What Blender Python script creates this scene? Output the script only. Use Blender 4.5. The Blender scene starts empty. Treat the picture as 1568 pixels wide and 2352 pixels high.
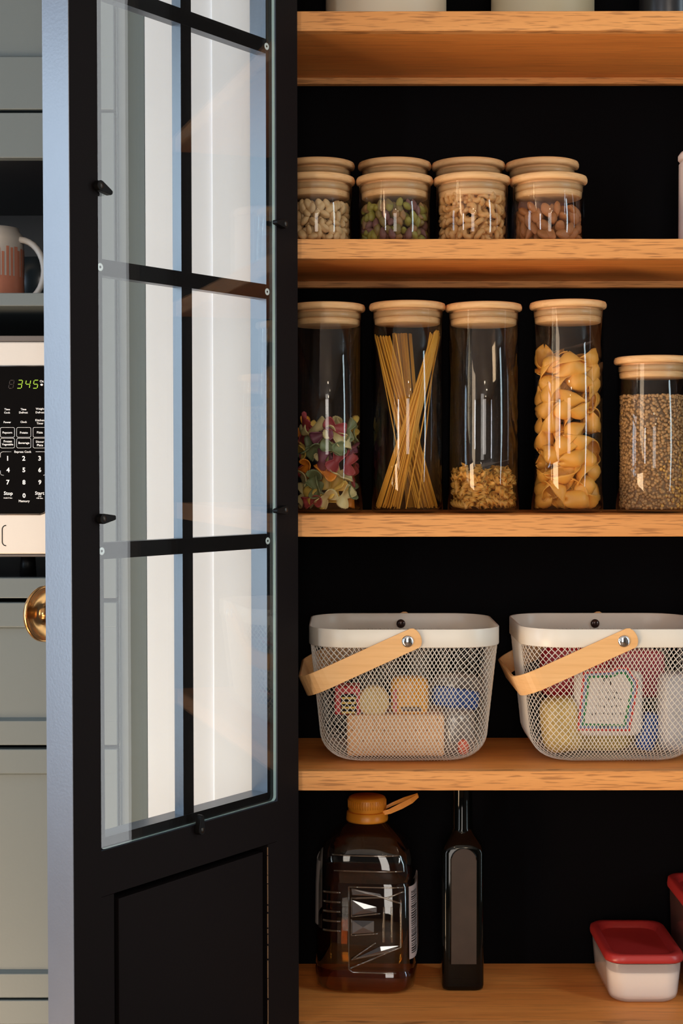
import bpy, bmesh, math, random
import numpy as np
from mathutils import Vector, Matrix, Euler

# ------------------------------------------------------------------ camera, world, lights, exposure
SC = bpy.context.scene
COL = SC.collection
PI = math.pi
F_PX, PITCH, CAM_Z = 3500.0, math.radians(1.65), 1.40

cam_data = bpy.data.cameras.new('camera')
cam_data.sensor_fit = 'VERTICAL'
cam_data.sensor_height = 24.0
cam_data.lens = F_PX / 2352.0 * 24.0
cam_data.clip_start = 0.05
cam = bpy.data.objects.new('camera', cam_data)
COL.objects.link(cam)
cam.location = (0, 0, CAM_Z)
cam.rotation_euler = (PI / 2 - PITCH, math.radians(0.05), 0)
SC.camera = cam

world = bpy.data.worlds.new('world')
SC.world = world
world.use_nodes = True
world.node_tree.nodes['Background'].inputs[0].default_value = (0.75, 0.87, 1.0, 1)
world.node_tree.nodes['Background'].inputs[1].default_value = 0.3

SC.view_settings.view_transform = 'Standard'
SC.view_settings.look = 'None'
SC.view_settings.exposure = 0.14
SC.view_settings.gamma = 1.0
SC.view_settings.use_curve_mapping = False

def area(name, loc, target, sx, sy, power, color, spread=180):
    l = bpy.data.lights.new(name, 'AREA')
    l.shape = 'RECTANGLE'
    l.size, l.size_y = sx, sy
    l.energy = power
    l.color = color
    l.spread = math.radians(spread)
    o = bpy.data.objects.new(name, l)
    COL.objects.link(o)
    o.location = loc
    d = Vector(target) - Vector(loc)
    o.rotation_euler = d.to_track_quat('-Z', 'Y').to_euler()
    return o

area('assumed_daylight_left_window', (-2.6, 1.15, 1.55), (-0.2, 1.6, 1.45), 1.0, 2.0, 54, (0.62, 0.80, 1.0))  # area lamp for an unseen window, assumed from the bluish door edges
area('assumed_daylight_glass_door', (0.02, -2.55, 1.55), (0.1, 2.0, 1.45), 0.8, 2.2, 34, (1.0, 0.92, 0.83))  # area lamp for unseen glazing assumed behind the camera
area('assumed_daylight_narrow_window', (-2.58, -2.25, 1.65), (0.2, 2.0, 1.5), 0.36, 2.1, 38, (0.86, 0.94, 1.0))  # unseen window, assumed from the bright streaks on the jars
area('assumed_daylight_right_window', (1.72, 1.94, 1.38), (0.0, 1.94, 1.38), 0.30, 2.62, 6.0, (0.95, 0.97, 1.0))  # assumed unseen window, lamp sized for the pale veil on the door glass
area('assumed_daylight_side_window', (1.7, 1.02, 1.65), (0.2, 2.0, 1.5), 0.16, 2.1, 13, (0.72, 0.92, 1.0))  # lamp for an assumed unseen window, makes the jars' right-hand streaks
area('assumed_floor_bounce_lamp', (-1.75, 0.40, 0.06), (0.2, 1.95, 1.4), 1.2, 1.3, 84, (1.0, 0.70, 0.42))  # added warm fill lamp for assumed sun bounce, floor itself has no lit patch
area('added_drawer_fill_lamp', (-0.95, 1.35, 0.06), (-0.6, 2.1, 0.6), 0.9, 0.6, 13, (1.0, 0.76, 0.52))  # second warm fill lamp, added to brighten the lower drawers from below
def spot(name, loc, power):
    l = bpy.data.lights.new(name, 'POINT')
    l.energy = power
    l.color = (1.0, 0.8, 0.55)
    l.shadow_soft_size = 0.035
    o = bpy.data.objects.new(name, l)
    COL.objects.link(o)
    o.location = loc
for q, p in enumerate([(0.15, -0.4, 2.5), (0.5, -0.9, 2.5), (0.35, -1.6, 2.5)]):
    spot('assumed_ceiling_lamp', p, 3.0)  # unseen ceiling lamps, assumed from small warm reflections on the jars

# ------------------------------------------------------------------ pixel helpers (1568 x 2352 frame)
CP, SP = math.cos(PITCH), math.sin(PITCH)
def ray(px, py):
    dx, dy = (px - 784) / F_PX, (1176 - py) / F_PX
    return Vector((dx, CP + dy * SP, -SP + dy * CP))
def W(px, py, y):
    r = ray(px, py)
    s = y / r.y
    return Vector((s * r.x, y, CAM_Z + s * r.z))
def X(px, y, py=1075): return W(px, py, y).x
def Z(py, y, px=784): return W(px, py, y).z

# ------------------------------------------------------------------ materials
MATS = {}
def mat(name, color=(0.5, 0.5, 0.5), rough=0.5, metal=0.0, spec=0.5, bump=0.0, bump_scale=60, vary=0.0, vary_scale=8.0,
        emit=None, emit_s=0.0, coat=0.0, sheen=0.0, subsurf=0.0, trans=0.0):
    if name in MATS: return MATS[name]
    m = bpy.data.materials.new(name)
    m.use_nodes = True
    nt = m.node_tree
    b = nt.nodes['Principled BSDF']
    b.inputs['Base Color'].default_value = (*color, 1)
    b.inputs['Roughness'].default_value = rough
    b.inputs['Metallic'].default_value = metal
    b.inputs['Specular IOR Level'].default_value = spec
    b.inputs['Coat Weight'].default_value = coat
    b.inputs['Transmission Weight'].default_value = trans
    if subsurf:
        b.inputs['Subsurface Weight'].default_value = subsurf
        b.inputs['Subsurface Radius'].default_value = (0.004, 0.003, 0.002)
    if emit:
        b.inputs['Emission Color'].default_value = (*emit, 1)
        b.inputs['Emission Strength'].default_value = emit_s
    tc = nt.nodes.new('ShaderNodeTexCoord')
    if vary > 0:
        n = nt.nodes.new('ShaderNodeTexNoise')
        n.inputs['Scale'].default_value = vary_scale
        n.inputs['Detail'].default_value = 4
        nt.links.new(tc.outputs['Object'], n.inputs['Vector'])
        mx = nt.nodes.new('ShaderNodeMix'); mx.data_type = 'RGBA'
        mx.inputs['A'].default_value = (*[c * (1 - vary) for c in color], 1)
        mx.inputs['B'].default_value = (*[min(1, c * (1 + vary)) for c in color], 1)
        nt.links.new(n.outputs['Fac'], mx.inputs['Factor'])
        nt.links.new(mx.outputs['Result'], b.inputs['Base Color'])
    if bump > 0:
        n2 = nt.nodes.new('ShaderNodeTexNoise')
        n2.inputs['Scale'].default_value = bump_scale
        n2.inputs['Detail'].default_value = 3
        nt.links.new(tc.outputs['Object'], n2.inputs['Vector'])
        bp = nt.nodes.new('ShaderNodeBump')
        bp.inputs['Strength'].default_value = bump
        bp.inputs['Distance'].default_value = 0.002
        nt.links.new(n2.outputs['Fac'], bp.inputs['Height'])
        nt.links.new(bp.outputs['Normal'], b.inputs['Normal'])
    MATS[name] = m
    return m

def glass(name, tint=(1, 1, 1), edge=(0.75, 0.78, 0.78), f0=0.04, rough=0.0, power=5.0, haze=0.0, haze_col=(1, 1, 1), gloss_col=(1, 1, 1)):
    """thin clear wall: see-through, mirror-like by its angle to the eye, edge-on darker"""
    if name in MATS: return MATS[name]
    m = bpy.data.materials.new(name); m.use_nodes = True
    nt = m.node_tree; nt.nodes.clear()
    out = nt.nodes.new('ShaderNodeOutputMaterial')
    lw = nt.nodes.new('ShaderNodeLayerWeight'); lw.inputs['Blend'].default_value = 0.5
    p = nt.nodes.new('ShaderNodeMath'); p.operation = 'POWER'; p.inputs[1].default_value = power
    nt.links.new(lw.outputs['Facing'], p.inputs[0])
    ma = nt.nodes.new('ShaderNodeMath'); ma.operation = 'MULTIPLY_ADD'
    ma.inputs[1].default_value = 1 - f0; ma.inputs[2].default_value = f0
    nt.links.new(p.outputs[0], ma.inputs[0])
    p2 = nt.nodes.new('ShaderNodeMath'); p2.operation = 'POWER'; p2.inputs[1].default_value = 4
    nt.links.new(lw.outputs['Facing'], p2.inputs[0])
    mx = nt.nodes.new('ShaderNodeMix'); mx.data_type = 'RGBA'
    mx.inputs['A'].default_value = (*tint, 1); mx.inputs['B'].default_value = (*edge, 1)
    nt.links.new(p2.outputs[0], mx.inputs['Factor'])
    tr = nt.nodes.new('ShaderNodeBsdfTransparent')
    nt.links.new(mx.outputs['Result'], tr.inputs['Color'])
    base = tr.outputs[0]
    if haze > 0:
        df = nt.nodes.new('ShaderNodeBsdfDiffuse'); df.inputs['Color'].default_value = (*haze_col, 1)
        tl = nt.nodes.new('ShaderNodeBsdfTranslucent'); tl.inputs['Color'].default_value = (*haze_col, 1)
        ms0 = nt.nodes.new('ShaderNodeMixShader'); ms0.inputs[0].default_value = 0.4
        nt.links.new(df.outputs[0], ms0.inputs[1]); nt.links.new(tl.outputs[0], ms0.inputs[2])
        ms1 = nt.nodes.new('ShaderNodeMixShader'); ms1.inputs[0].default_value = haze
        nt.links.new(base, ms1.inputs[1]); nt.links.new(ms0.outputs[0], ms1.inputs[2])
        base = ms1.outputs[0]
    gl = nt.nodes.new('ShaderNodeBsdfGlossy'); gl.inputs['Roughness'].default_value = rough
    gl.inputs['Color'].default_value = (*gloss_col, 1)
    ms = nt.nodes.new('ShaderNodeMixShader')
    nt.links.new(ma.outputs[0], ms.inputs[0]); nt.links.new(base, ms.inputs[1]); nt.links.new(gl.outputs[0], ms.inputs[2])
    nt.links.new(ms.outputs[0], out.inputs[0])
    MATS[name] = m
    return m

def wood(name, light, dark, pore, stretch=(1.2, 28, 28), pore_amt=0.6, rough=0.5, pore_scale=(24, 90, 480), bump=0.15):
    if name in MATS: return MATS[name]
    m = bpy.data.materials.new(name); m.use_nodes = True
    nt = m.node_tree; b = nt.nodes['Principled BSDF']
    b.inputs['Roughness'].default_value = rough
    b.inputs['Specular IOR Level'].default_value = 0.3
    tc = nt.nodes.new('ShaderNodeTexCoord')
    def noise(scale_vec, detail, dist=0.0):
        mp = nt.nodes.new('ShaderNodeMapping'); mp.inputs['Scale'].default_value = scale_vec
        nt.links.new(tc.outputs['Object'], mp.inputs['Vector'])
        n = nt.nodes.new('ShaderNodeTexNoise'); n.inputs['Scale'].default_value = 1.0
        n.inputs['Detail'].default_value = detail; n.inputs['Distortion'].default_value = dist
        nt.links.new(mp.outputs[0], n.inputs['Vector'])
        return n
    n1 = noise(stretch, 5, 0.6)
    r1 = nt.nodes.new('ShaderNodeValToRGB')
    r1.color_ramp.elements[0].position = 0.3; r1.color_ramp.elements[0].color = (*dark, 1)
    r1.color_ramp.elements[1].position = 0.7; r1.color_ramp.elements[1].color = (*light, 1)
    nt.links.new(n1.outputs['Fac'], r1.inputs[0])
    n2 = noise(pore_scale, 2, 0.3)
    r2 = nt.nodes.new('ShaderNodeValToRGB')
    r2.color_ramp.elements[0].position = 0.36; r2.color_ramp.elements[0].color = (1, 1, 1, 1)
    r2.color_ramp.elements[1].position = 0.47; r2.color_ramp.elements[1].color = (0, 0, 0, 1)
    nt.links.new(n2.outputs['Fac'], r2.inputs[0])
    mul = nt.nodes.new('ShaderNodeMath'); mul.operation = 'MULTIPLY'; mul.inputs[1].default_value = pore_amt
    nt.links.new(r2.outputs[0], mul.inputs[0])
    mx = nt.nodes.new('ShaderNodeMix'); mx.data_type = 'RGBA'
    nt.links.new(mul.outputs[0], mx.inputs['Factor'])
    nt.links.new(r1.outputs[0], mx.inputs['A']); mx.inputs['B'].default_value = (*pore, 1)
    nt.links.new(mx.outputs['Result'], b.inputs['Base Color'])
    bp = nt.nodes.new('ShaderNodeBump'); bp.inputs['Strength'].default_value = bump; bp.inputs['Distance'].default_value = 0.0008
    bp.invert = True
    nt.links.new(r2.outputs[0], bp.inputs['Height']); nt.links.new(bp.outputs[0], b.inputs['Normal'])
    MATS[name] = m
    return m

OAK = wood('oak', (0.80, 0.36, 0.115), (0.62, 0.25, 0.07), (0.24, 0.085, 0.025))
OAK_TOP = wood('oak_top', (0.86, 0.325, 0.076), (0.72, 0.245, 0.052), (0.36, 0.12, 0.03), pore_amt=0.35, pore_scale=(12, 330, 330))
BAMBOO = wood('bamboo', (0.90, 0.55, 0.26), (0.80, 0.45, 0.20), (0.5, 0.22, 0.07), stretch=(6, 60, 60), pore_amt=0.25, rough=0.42)
BENTWOOD = wood('bentwood', (0.86, 0.50, 0.22), (0.78, 0.42, 0.165), (0.6, 0.3, 0.1), stretch=(8, 30, 120), pore_amt=0.15, rough=0.38, bump=0.03)
FLOORWOOD = wood('floor_boards', (0.25, 0.15, 0.08), (0.18, 0.1, 0.05), (0.18, 0.1, 0.05), stretch=(8, 0.8, 8))
BLACK = mat('black_paint', (0.0085, 0.006, 0.006), 0.5, bump=0.06, bump_scale=220, spec=0.06)
CABBLACK = mat('cabinet_black', (0.002, 0.002, 0.0024), 0.6, spec=0.03)
CABBACK = mat('cabinet_back_black', (0.0025, 0.002, 0.0025), 0.6, spec=0.03)
SKY_SHEEN = mat('sky_tinted_gloss_black', (0.065, 0.08, 0.115), 0.30, bump=0.05, bump_scale=320, vary=0.07, vary_scale=30, spec=0.9)  # gloss black paint, its blue-grey base colour stands in for reflected sky
GREEN = mat('sage_grey_paint', (0.108, 0.127, 0.128), 0.36, bump=0.03, bump_scale=300)
WHITE = mat('white_paint', (0.72, 0.745, 0.81), 0.55, bump=0.05, bump_scale=180)
DARKGREEN = mat('sage_recess_paint', (0.16, 0.19, 0.185), 0.45)
PANE = glass('door_glass', (0.955, 0.975, 0.968), (0.6, 0.72, 0.7), 0.045)
PANE_EDGE = mat('glass_edge', (0.62, 0.83, 0.84), 0.15, coat=1.0)
JAR = glass('jar_glass', (0.985, 0.985, 0.985), (0.32, 0.32, 0.32), 0.037)
PLASTIC_CLEAR = glass('clear_plastic', (0.94, 0.93, 0.9), (0.35, 0.33, 0.3), 0.06, rough=0.03)
OIL = glass('cooking_oil', (0.80, 0.50, 0.16), (0.25, 0.1, 0.02), 0.03)
FILM = glass('clear_film', (0.97, 0.97, 0.97), (0.8, 0.8, 0.8), 0.07, rough=0.12, haze=0.22, haze_col=(0.9, 0.88, 0.86))
SEAL = mat('silicone_seal', (0.60, 0.36, 0.17), 0.35)
CLIPBLACK = mat('black_plastic', (0.004, 0.0035, 0.0035), 0.4, spec=0.12)
STEEL = mat('screw_steel', (0.85, 0.86, 0.85), 0.35, 0.2)
BRASS = mat('aged_brass', (0.62, 0.34, 0.13), 0.22, 1.0)
CHROME = mat('chrome', (0.8, 0.8, 0.82), 0.12, 1.0)
CREAM_ENAMEL = mat('cream_enamel', (0.76, 0.69, 0.60), 0.33)

# ------------------------------------------------------------------ mesh building
WM = {}
def wm(o):
    return WM.get(o.name, Matrix.Identity(4)) if o else Matrix.Identity(4)
def props(o, label=None, category=None, group=None, kind=None):
    if label: o['label'] = label
    if category: o['category'] = category
    if group: o['group'] = group
    if kind: o['kind'] = kind
    return o
def empty(name, loc=(0, 0, 0), rotz=0.0, parent=None, label=None, category=None, group=None):
    o = bpy.data.objects.new(name, None)
    COL.objects.link(o)
    o.empty_display_size = 0.02
    m = Matrix.Translation(Vector(loc)) @ Matrix.Rotation(rotz, 4, 'Z')
    if parent:
        o.parent = parent
        o.matrix_basis = wm(parent).inverted() @ m
    else:
        o.matrix_basis = m
    WM[o.name] = m
    return props(o, label, category, group)

class MB:
    def __init__(self): self.bm = bmesh.new()
    def _add(self, other, mi=0, M=None, smooth=None):
        if M is not None: bmesh.ops.transform(other, matrix=M, verts=other.verts)
        for f in other.faces:
            f.material_index = mi
            if smooth is not None: f.smooth = smooth
        me = bpy.data.meshes.new('tmp'); other.to_mesh(me); other.free()
        self.bm.from_mesh(me); bpy.data.meshes.remove(me)
        return self
    def box(self, lo, hi, bevel=0.0, mi=0, M=None, seg=2):
        t = bmesh.new()
        lo, hi = Vector(lo), Vector(hi)
        bmesh.ops.create_cube(t, size=1.0)
        for v in t.verts:
            v.co = Vector([(lo[i] + hi[i]) / 2 + v.co[i] * (hi[i] - lo[i]) for i in range(3)])
        if bevel > 0:
            bmesh.ops.bevel(t, geom=t.edges[:], offset=bevel, segments=seg, affect='EDGES', profile=0.5, clamp_overlap=True)
        return self._add(t, mi, M, smooth=False)
    def grid(self, fn, nu, nv, mi=0, closed_u=False, closed_v=False, smooth=True, M=None, flip=False):
        t = bmesh.new()
        cu, cv = (nu if closed_u else nu + 1), (nv if closed_v else nv + 1)
        V = [[t.verts.new(fn(i / nu, j / nv)) for j in range(cv)] for i in range(cu)]
        for i in range(nu):
            for j in range(nv):
                q = [V[i][j], V[(i + 1) % cu][j], V[(i + 1) % cu][(j + 1) % cv], V[i][(j + 1) % cv]]
                if flip: q.reverse()
                try: t.faces.new(q)
                except ValueError: pass
        return self._add(t, mi, M, smooth)
    def lathe(self, prof, c=(0, 0, 0), seg=48, mi=0, M=None, cap0=True, cap1=True, smooth=True):
        """profile of (radius, height) from bottom to top, radius 0 allowed at the ends"""
        t = bmesh.new()
        rings = []
        for r, z in prof:
            if r < 1e-6: rings.append([t.verts.new((c[0], c[1], c[2] + z))])
            else: rings.append([t.verts.new((c[0] + r * math.cos(2 * PI * k / seg), c[1] + r * math.sin(2 * PI * k / seg), c[2] + z)) for k in range(seg)])
        for a, b in zip(rings, rings[1:]):
            for k in range(seg):
                k2 = (k + 1) % seg
                if len(a) == 1 and len(b) == 1: continue
                if len(a) == 1: t.faces.new([a[0], b[k2], b[k]])
                elif len(b) == 1: t.faces.new([a[k], a[k2], b[0]])
                else: t.faces.new([a[k], a[k2], b[k2], b[k]])
        return self._add(t, mi, M, smooth)
    def tube(self, pts, r, seg=8, mi=0, closed=False, cap=True, M=None, flat=None, up=None):
        """round tube along pts (r number or list); flat=(a,b) makes it a band of half-sizes a, b"""
        t = bmesh.new()
        pts = [Vector(p) for p in pts]
        n = len(pts)
        rs = r if isinstance(r, (list, tuple)) else [r] * n
        tang = []
        for i in range(n):
            a = pts[(i - 1) % n] if (closed or i > 0) else pts[i]
            b = pts[(i + 1) % n] if (closed or i < n - 1) else pts[i]
            d = b - a
            tang.append(d.normalized() if d.length > 1e-12 else Vector((0, 0, 1)))
        nrm = Vector(up) if up else (Vector((0, 0, 1)) if abs(tang[0].z) < 0.9 else Vector((1, 0, 0)))
        nrm = (nrm - tang[0] * nrm.dot(tang[0])).normalized()
        rings = []
        for i in range(n):
            nrm = (nrm - tang[i] * nrm.dot(tang[i]))
            nrm = nrm.normalized() if nrm.length > 1e-9 else tang[i].orthogonal().normalized()
            bi = tang[i].cross(nrm)
            ring = []
            for k in range(seg):
                if flat:
                    q = [(1, 1), (-1, 1), (-1, -1), (1, -1)][k]
                    ring.append(t.verts.new(pts[i] + nrm * flat[0] * q[0] * rs[i] + bi * flat[1] * q[1] * rs[i]))
                else:
                    a = 2 * PI * k / seg
                    ring.append(t.verts.new(pts[i] + (nrm * math.cos(a) + bi * math.sin(a)) * rs[i]))
            rings.append(ring)
        for i in range(n if closed else n - 1):
            A, B = rings[i], rings[(i + 1) % n]
            for k in range(seg):
                t.faces.new([A[k], A[(k + 1) % seg], B[(k + 1) % seg], B[k]])
        if cap and not closed:
            t.faces.new(rings[0][::-1]); t.faces.new(rings[-1])
        return self._add(t, mi, M, smooth=(flat is None))
    def prism(self, poly, to3, depth, mi=0, M=None, bevel=0.0):
        """poly: 2D outline; to3(a, b, d) -> 3D point, extruded d = 0..depth"""
        t = bmesh.new()
        A = [t.verts.new(to3(a, b, 0)) for a, b in poly]
        B = [t.verts.new(to3(a, b, depth)) for a, b in poly]
        n = len(poly)
        t.faces.new(A[::-1]); t.faces.new(B)
        for k in range(n): t.faces.new([A[k], A[(k + 1) % n], B[(k + 1) % n], B[k]])
        bmesh.ops.recalc_face_normals(t, faces=t.faces)
        if bevel > 0:
            bmesh.ops.bevel(t, geom=t.edges[:], offset=bevel, segments=2, affect='EDGES', profile=0.5, clamp_overlap=True)
        return self._add(t, mi, M, smooth=False)
    def ellipsoid(self, c, r, nu=12, nv=8, mi=0, M=None, fn=None):
        t = bmesh.new()
        bmesh.ops.create_uvsphere(t, u_segments=nu, v_segments=nv, radius=1.0)
        for v in t.verts:
            p = v.co.copy()
            if fn: p = fn(p)
            v.co = Vector((c[0] + p.x * r[0], c[1] + p.y * r[1], c[2] + p.z * r[2]))
        return self._add(t, mi, M, smooth=True)
    def mesh(self, name, mats, recalc=False):
        if recalc: bmesh.ops.recalc_face_normals(self.bm, faces=self.bm.faces)
        me = bpy.data.meshes.new(name)
        self.bm.to_mesh(me); self.bm.free()
        for m in (mats if isinstance(mats, (list, tuple)) else [mats]): me.materials.append(m)
        return me
    def build(self, name, mats, parent=None, local=False, recalc=False, bevel=0.0, label=None, kind=None, origin=None):
        """vertices are in world coordinates (or in the parent's, local=True)"""
        if not local and parent is not None:
            bmesh.ops.transform(self.bm, matrix=wm(parent).inverted(), verts=self.bm.verts)
        if origin is not None and parent is None:
            bmesh.ops.translate(self.bm, vec=-Vector(origin), verts=self.bm.verts)
        me = self.mesh(name, mats, recalc)
        o = bpy.data.objects.new(name, me)
        COL.objects.link(o)
        if parent is not None:
            o.parent = parent
            WM[o.name] = wm(parent).copy()
        else:
            if origin is not None: o.location = origin
            WM[o.name] = Matrix.Translation(Vector(origin)) if origin is not None else Matrix.Identity(4)
        return props(o, label, None, None, kind)

def structure(name, mb, mats):
    o = mb.build(name, mats); o['kind'] = 'structure'; return o

def rrect(x0, x1, y0, y1, r, n=5):
    pts = []
    for cx, cy, a0 in ((x1 - r, y1 - r, 0), (x0 + r, y1 - r, PI / 2), (x0 + r, y0 + r, PI), (x1 - r, y0 + r, 1.5 * PI)):
        for k in range(n + 1):
            a = a0 + PI / 2 * k / n
            pts.append((cx + r * math.cos(a), cy + r * math.sin(a)))
    return pts
FRONT = lambda y0: (lambda a, b, d: (a, y0 - d, b))      # (x, z) outline, thickness towards the viewer
def pxpoly(pts, y): return [(W(a, b, y).x, W(a, b, y).z) for a, b in pts]

# ------------------------------------------------------------------ room shell
YF = 2.0            # pantry front
YB = 2.25           # pantry back panel
def shell():
    structure('floor', MB().box((-2.7, -2.7, -0.05), (1.8, 2.75, 0.0)), FLOORWOOD)
    structure('ceiling', MB().box((-2.7, -2.7, 2.75), (1.8, 2.75, 2.8)), mat('ceiling_paint', (0.55, 0.55, 0.55), 0.8))
    TAUPE = mat('taupe_wall', (0.10, 0.092, 0.085), 0.7)
    structure('wall_front', MB().box((-2.7, 2.66, 0), (1.8, 2.72, 2.75)), WHITE)
    # end of wall between the kitchen cabinet and the pantry, with a bead along it
    y0 = 2.035
    x0, x1 = X(336, y0), -0.1045
    structure('wall_middle', MB().box((x0, y0 + 0.0022, 0), (x1, 2.655, 2.75)), WHITE)
    xb = X(488, y0)
    structure('trim_1', MB().box((xb, y0 - 0.0015, 0), (x1, y0 + 0.0022, 2.75), 0.0017, seg=3), WHITE)
    structure('wall_right', MB().box((1.76, -2.7, 0), (1.8, 2.65, 2.75)), TAUPE)
    structure('wall_left', MB().box((-2.7, -2.7, 0), (-2.66, 2.65, 2.75)), TAUPE)
    structure('wall_back', MB().box((-2.65, -2.7, 0), (1.75, -2.66, 2.75)), TAUPE)
shell()

# ------------------------------------------------------------------ pantry cabinet with shelves and glazed door
XL, XR = -0.085, 0.74
SHELF_PX = [(26, 71), (549.3, 594.5), (1183, 1233), (1771.7, 1816)]
SH = [(Z(a, YF), Z(b, YF)) for a, b in SHELF_PX]           # (top, underside)
Z5 = Z(2213, YB)
SH.append((Z5, Z5 - 0.027))
pantry = empty('pantry_cabinet', (0.34, YF, 0), label='tall black pantry cabinet with oak shelves behind an open glazed door', category='cabinet')
body = MB()
body.box((XL - 0.018, YF + 0.002, 0.05), (XL, YB + 0.02, 2.6))
body.box((XR, YF + 0.002, 0.05), (XR + 0.018, YB + 0.02, 2.6))
body.box((XL - 0.018, YF + 0.002, 2.6), (XR + 0.018, YB + 0.02, 2.618))
body.box((XL, YF + 0.002, 0.05), (XR, YB, 0.07))
body.box((XR + 0.0185, YF - 0.006, 0.05), (1.06, YF + 0.018, 2.618))  # added unseen black panel, keeps the reflection in the door glass dark
body.box((1.04, YF + 0.0185, 0.05), (1.06, YB + 0.02, 2.618))
body.build('carcass', CABBLACK, pantry)
MB().box((XL, YB, 0.07), (XR, YB + 0.012, 2.6)).build('back_panel', CABBACK, pantry)
for k, (zt, zb) in enumerate(SH):
    s = MB()
    s.box((XL + 0.0005, YF + 0.0165, zb + 0.0004), (XR - 0.0005, YB - 0.0005, zt), 0.0006)
    sh = s.build('shelf', OAK_TOP, pantry)
    l = MB().box((XL + 0.0005, YF, zb), (XR - 0.0005, YF + 0.016, zt + 0.0002), 0.0008)
    l.build('lipping', OAK, sh)
    if k < 2:
        c = MB().box((XL + 0.001, YB - 0.014, zb - 0.0095), (XR - 0.001, YB - 0.001, zb + 0.0002), 0.0008)
        c.build('cleat', OAK, sh)

PHI = math.radians(54.0)
HX, HY = X(684, 1.992), 1.992
E = Vector((-math.cos(PHI), -math.sin(PHI), 0))
NIN = Vector((math.sin(PHI), -math.cos(PHI), 0))
def D(px, py):
    """pixel on the door's inner face -> (distance from the hinge, height)"""
    r = ray(px, py); o = Vector((0, 0, CAM_Z)); h = Vector((HX, HY, 0))
    s = (h - Vector((0, 0, 0))).dot(NIN) / r.dot(NIN)
    p = o + s * r
    return (p - h).dot(E), p.z
door = empty('door', (HX, HY, 0), math.atan2(E.y, E.x), parent=pantry)
DT = 0.041
ZD0, ZD1 = 0.12, 2.30
UW = D(163, 1100)[0]
u_gl = (D(222, 20)[0] + D(233, 1940)[0]) / 2      # glass edge, free side
u_gr = (D(633, 600)[0] + D(638, 1830)[0]) / 2     # glass edge, hinge side
z_gb = (D(233, 1955)[1] + D(638, 1839)[1]) / 2
z_gt = 2.16
RB = 0.0125                                        # rebate width
GD = 0.0065                                        # rebate depth
REV = 0.026                                        # visible reveal depth behind the rebate
z_pt = (D(259, 2048)[1] + D(612, 1942.8)[1]) / 2   # top of lower panel opening
u_pl, u_pr = D(261, 2100)[0], D(614, 2000)[0]
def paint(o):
    """black on the room-side faces, edges and reveals tinted blue-grey for reflected sky"""
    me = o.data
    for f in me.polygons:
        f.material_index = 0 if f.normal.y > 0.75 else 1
def stile(name, poly_uy, z0, z1):
    m = MB().prism(poly_uy, lambda a, b, d: (a, b, z0 + d), z1 - z0)
    o = m.build(name, [BLACK, SKY_SHEEN], door, local=True); paint(o); return o
# free-side stile, hinge-side stile (outline in distance / depth, depth negative behind the inner face)
stile('stile', [(UW, -0.0005), (UW - 0.0005, 0), (u_gl, 0), (u_gl, -GD), (u_gl - RB, -GD), (u_gl - RB, -GD - REV), (u_gl - 0.002, -GD - REV - 0.003), (u_gl - 0.002, -DT), (UW, -DT)], ZD0, ZD1)
stile('stile', [(0, 0), (0, -DT), (u_gr + 0.002, -DT), (u_gr + 0.002, -GD - REV - 0.003), (u_gr + RB, -GD - REV), (u_gr + RB, -GD), (u_gr, -GD), (u_gr, 0)], ZD0, ZD1)
def rail(name, poly_zy, u0, u1):
    m = MB().prism(poly_zy, lambda a, b, d: (u0 + d, b, a), u1 - u0)
    o = m.build(name, [BLACK, SKY_SHEEN], door, local=True); paint(o); return o
e_ = 0.0
rail('rail', [(z_pt, 0), (z_gb, 0), (z_gb, -GD), (z_gb + RB, -GD), (z_gb + RB, -GD - REV), (z_gb + 0.002, -GD - REV - 0.003), (z_gb + 0.002, -DT), (z_pt, -DT)], u_gr + e_, u_gl - e_)
rail('rail', [(z_gt, 0), (ZD1, 0), (ZD1, -DT), (z_gt - 0.002, -DT), (z_gt - 0.002, -GD - REV - 0.003), (z_gt - RB, -GD - REV), (z_gt - RB, -GD), (z_gt, -GD)], u_gr + e_, u_gl - e_)
rail('rail', [(ZD0, 0), (ZD0 + 0.07, 0), (ZD0 + 0.07, -DT), (ZD0, -DT)], u_gr + e_, u_gl - e_)
# lower panel: a raised field in its opening with a deep groove round it
GR = 0.0085
MB().box((u_pr + GR, -0.023, ZD0 + 0.07 + GR), (u_pl - GR, -0.0012, z_pt - GR), 0.0008).build('panel', BLACK, door, local=True)
MB().box((u_pr, -0.036, ZD0 + 0.07), (u_pl, -0.0235, z_pt)).build('panel_backing', CABBLACK, door, local=True)
for a, b in ((u_gr + e_, u_pr), (u_pl, u_gl - e_)):
    MB().box((a, -DT, ZD0 + 0.0705), (b, 0, z_pt - 0.0005)).build('panel_stile', BLACK, door, local=True)
# worn bare edge beside the panel
wm_ = MB()
rng = random.Random(3)
zz = z_pt - 0.004
while zz > z_pt - 0.28:
    L = rng.uniform(0.004, 0.03)
    wm_.box((u_pr - 0.0004, -0.0006, zz - L), (u_pr + 0.0001 + rng.random() * 0.0005, 0.0002, zz))
    zz -= L + rng.uniform(0.0, 0.003)
wm_.build('worn_edge', mat('bare_wood_edge', (0.30, 0.16, 0.075), 0.6), door, local=True, label='thin chipped line of bare wood on the panel edge')
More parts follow.
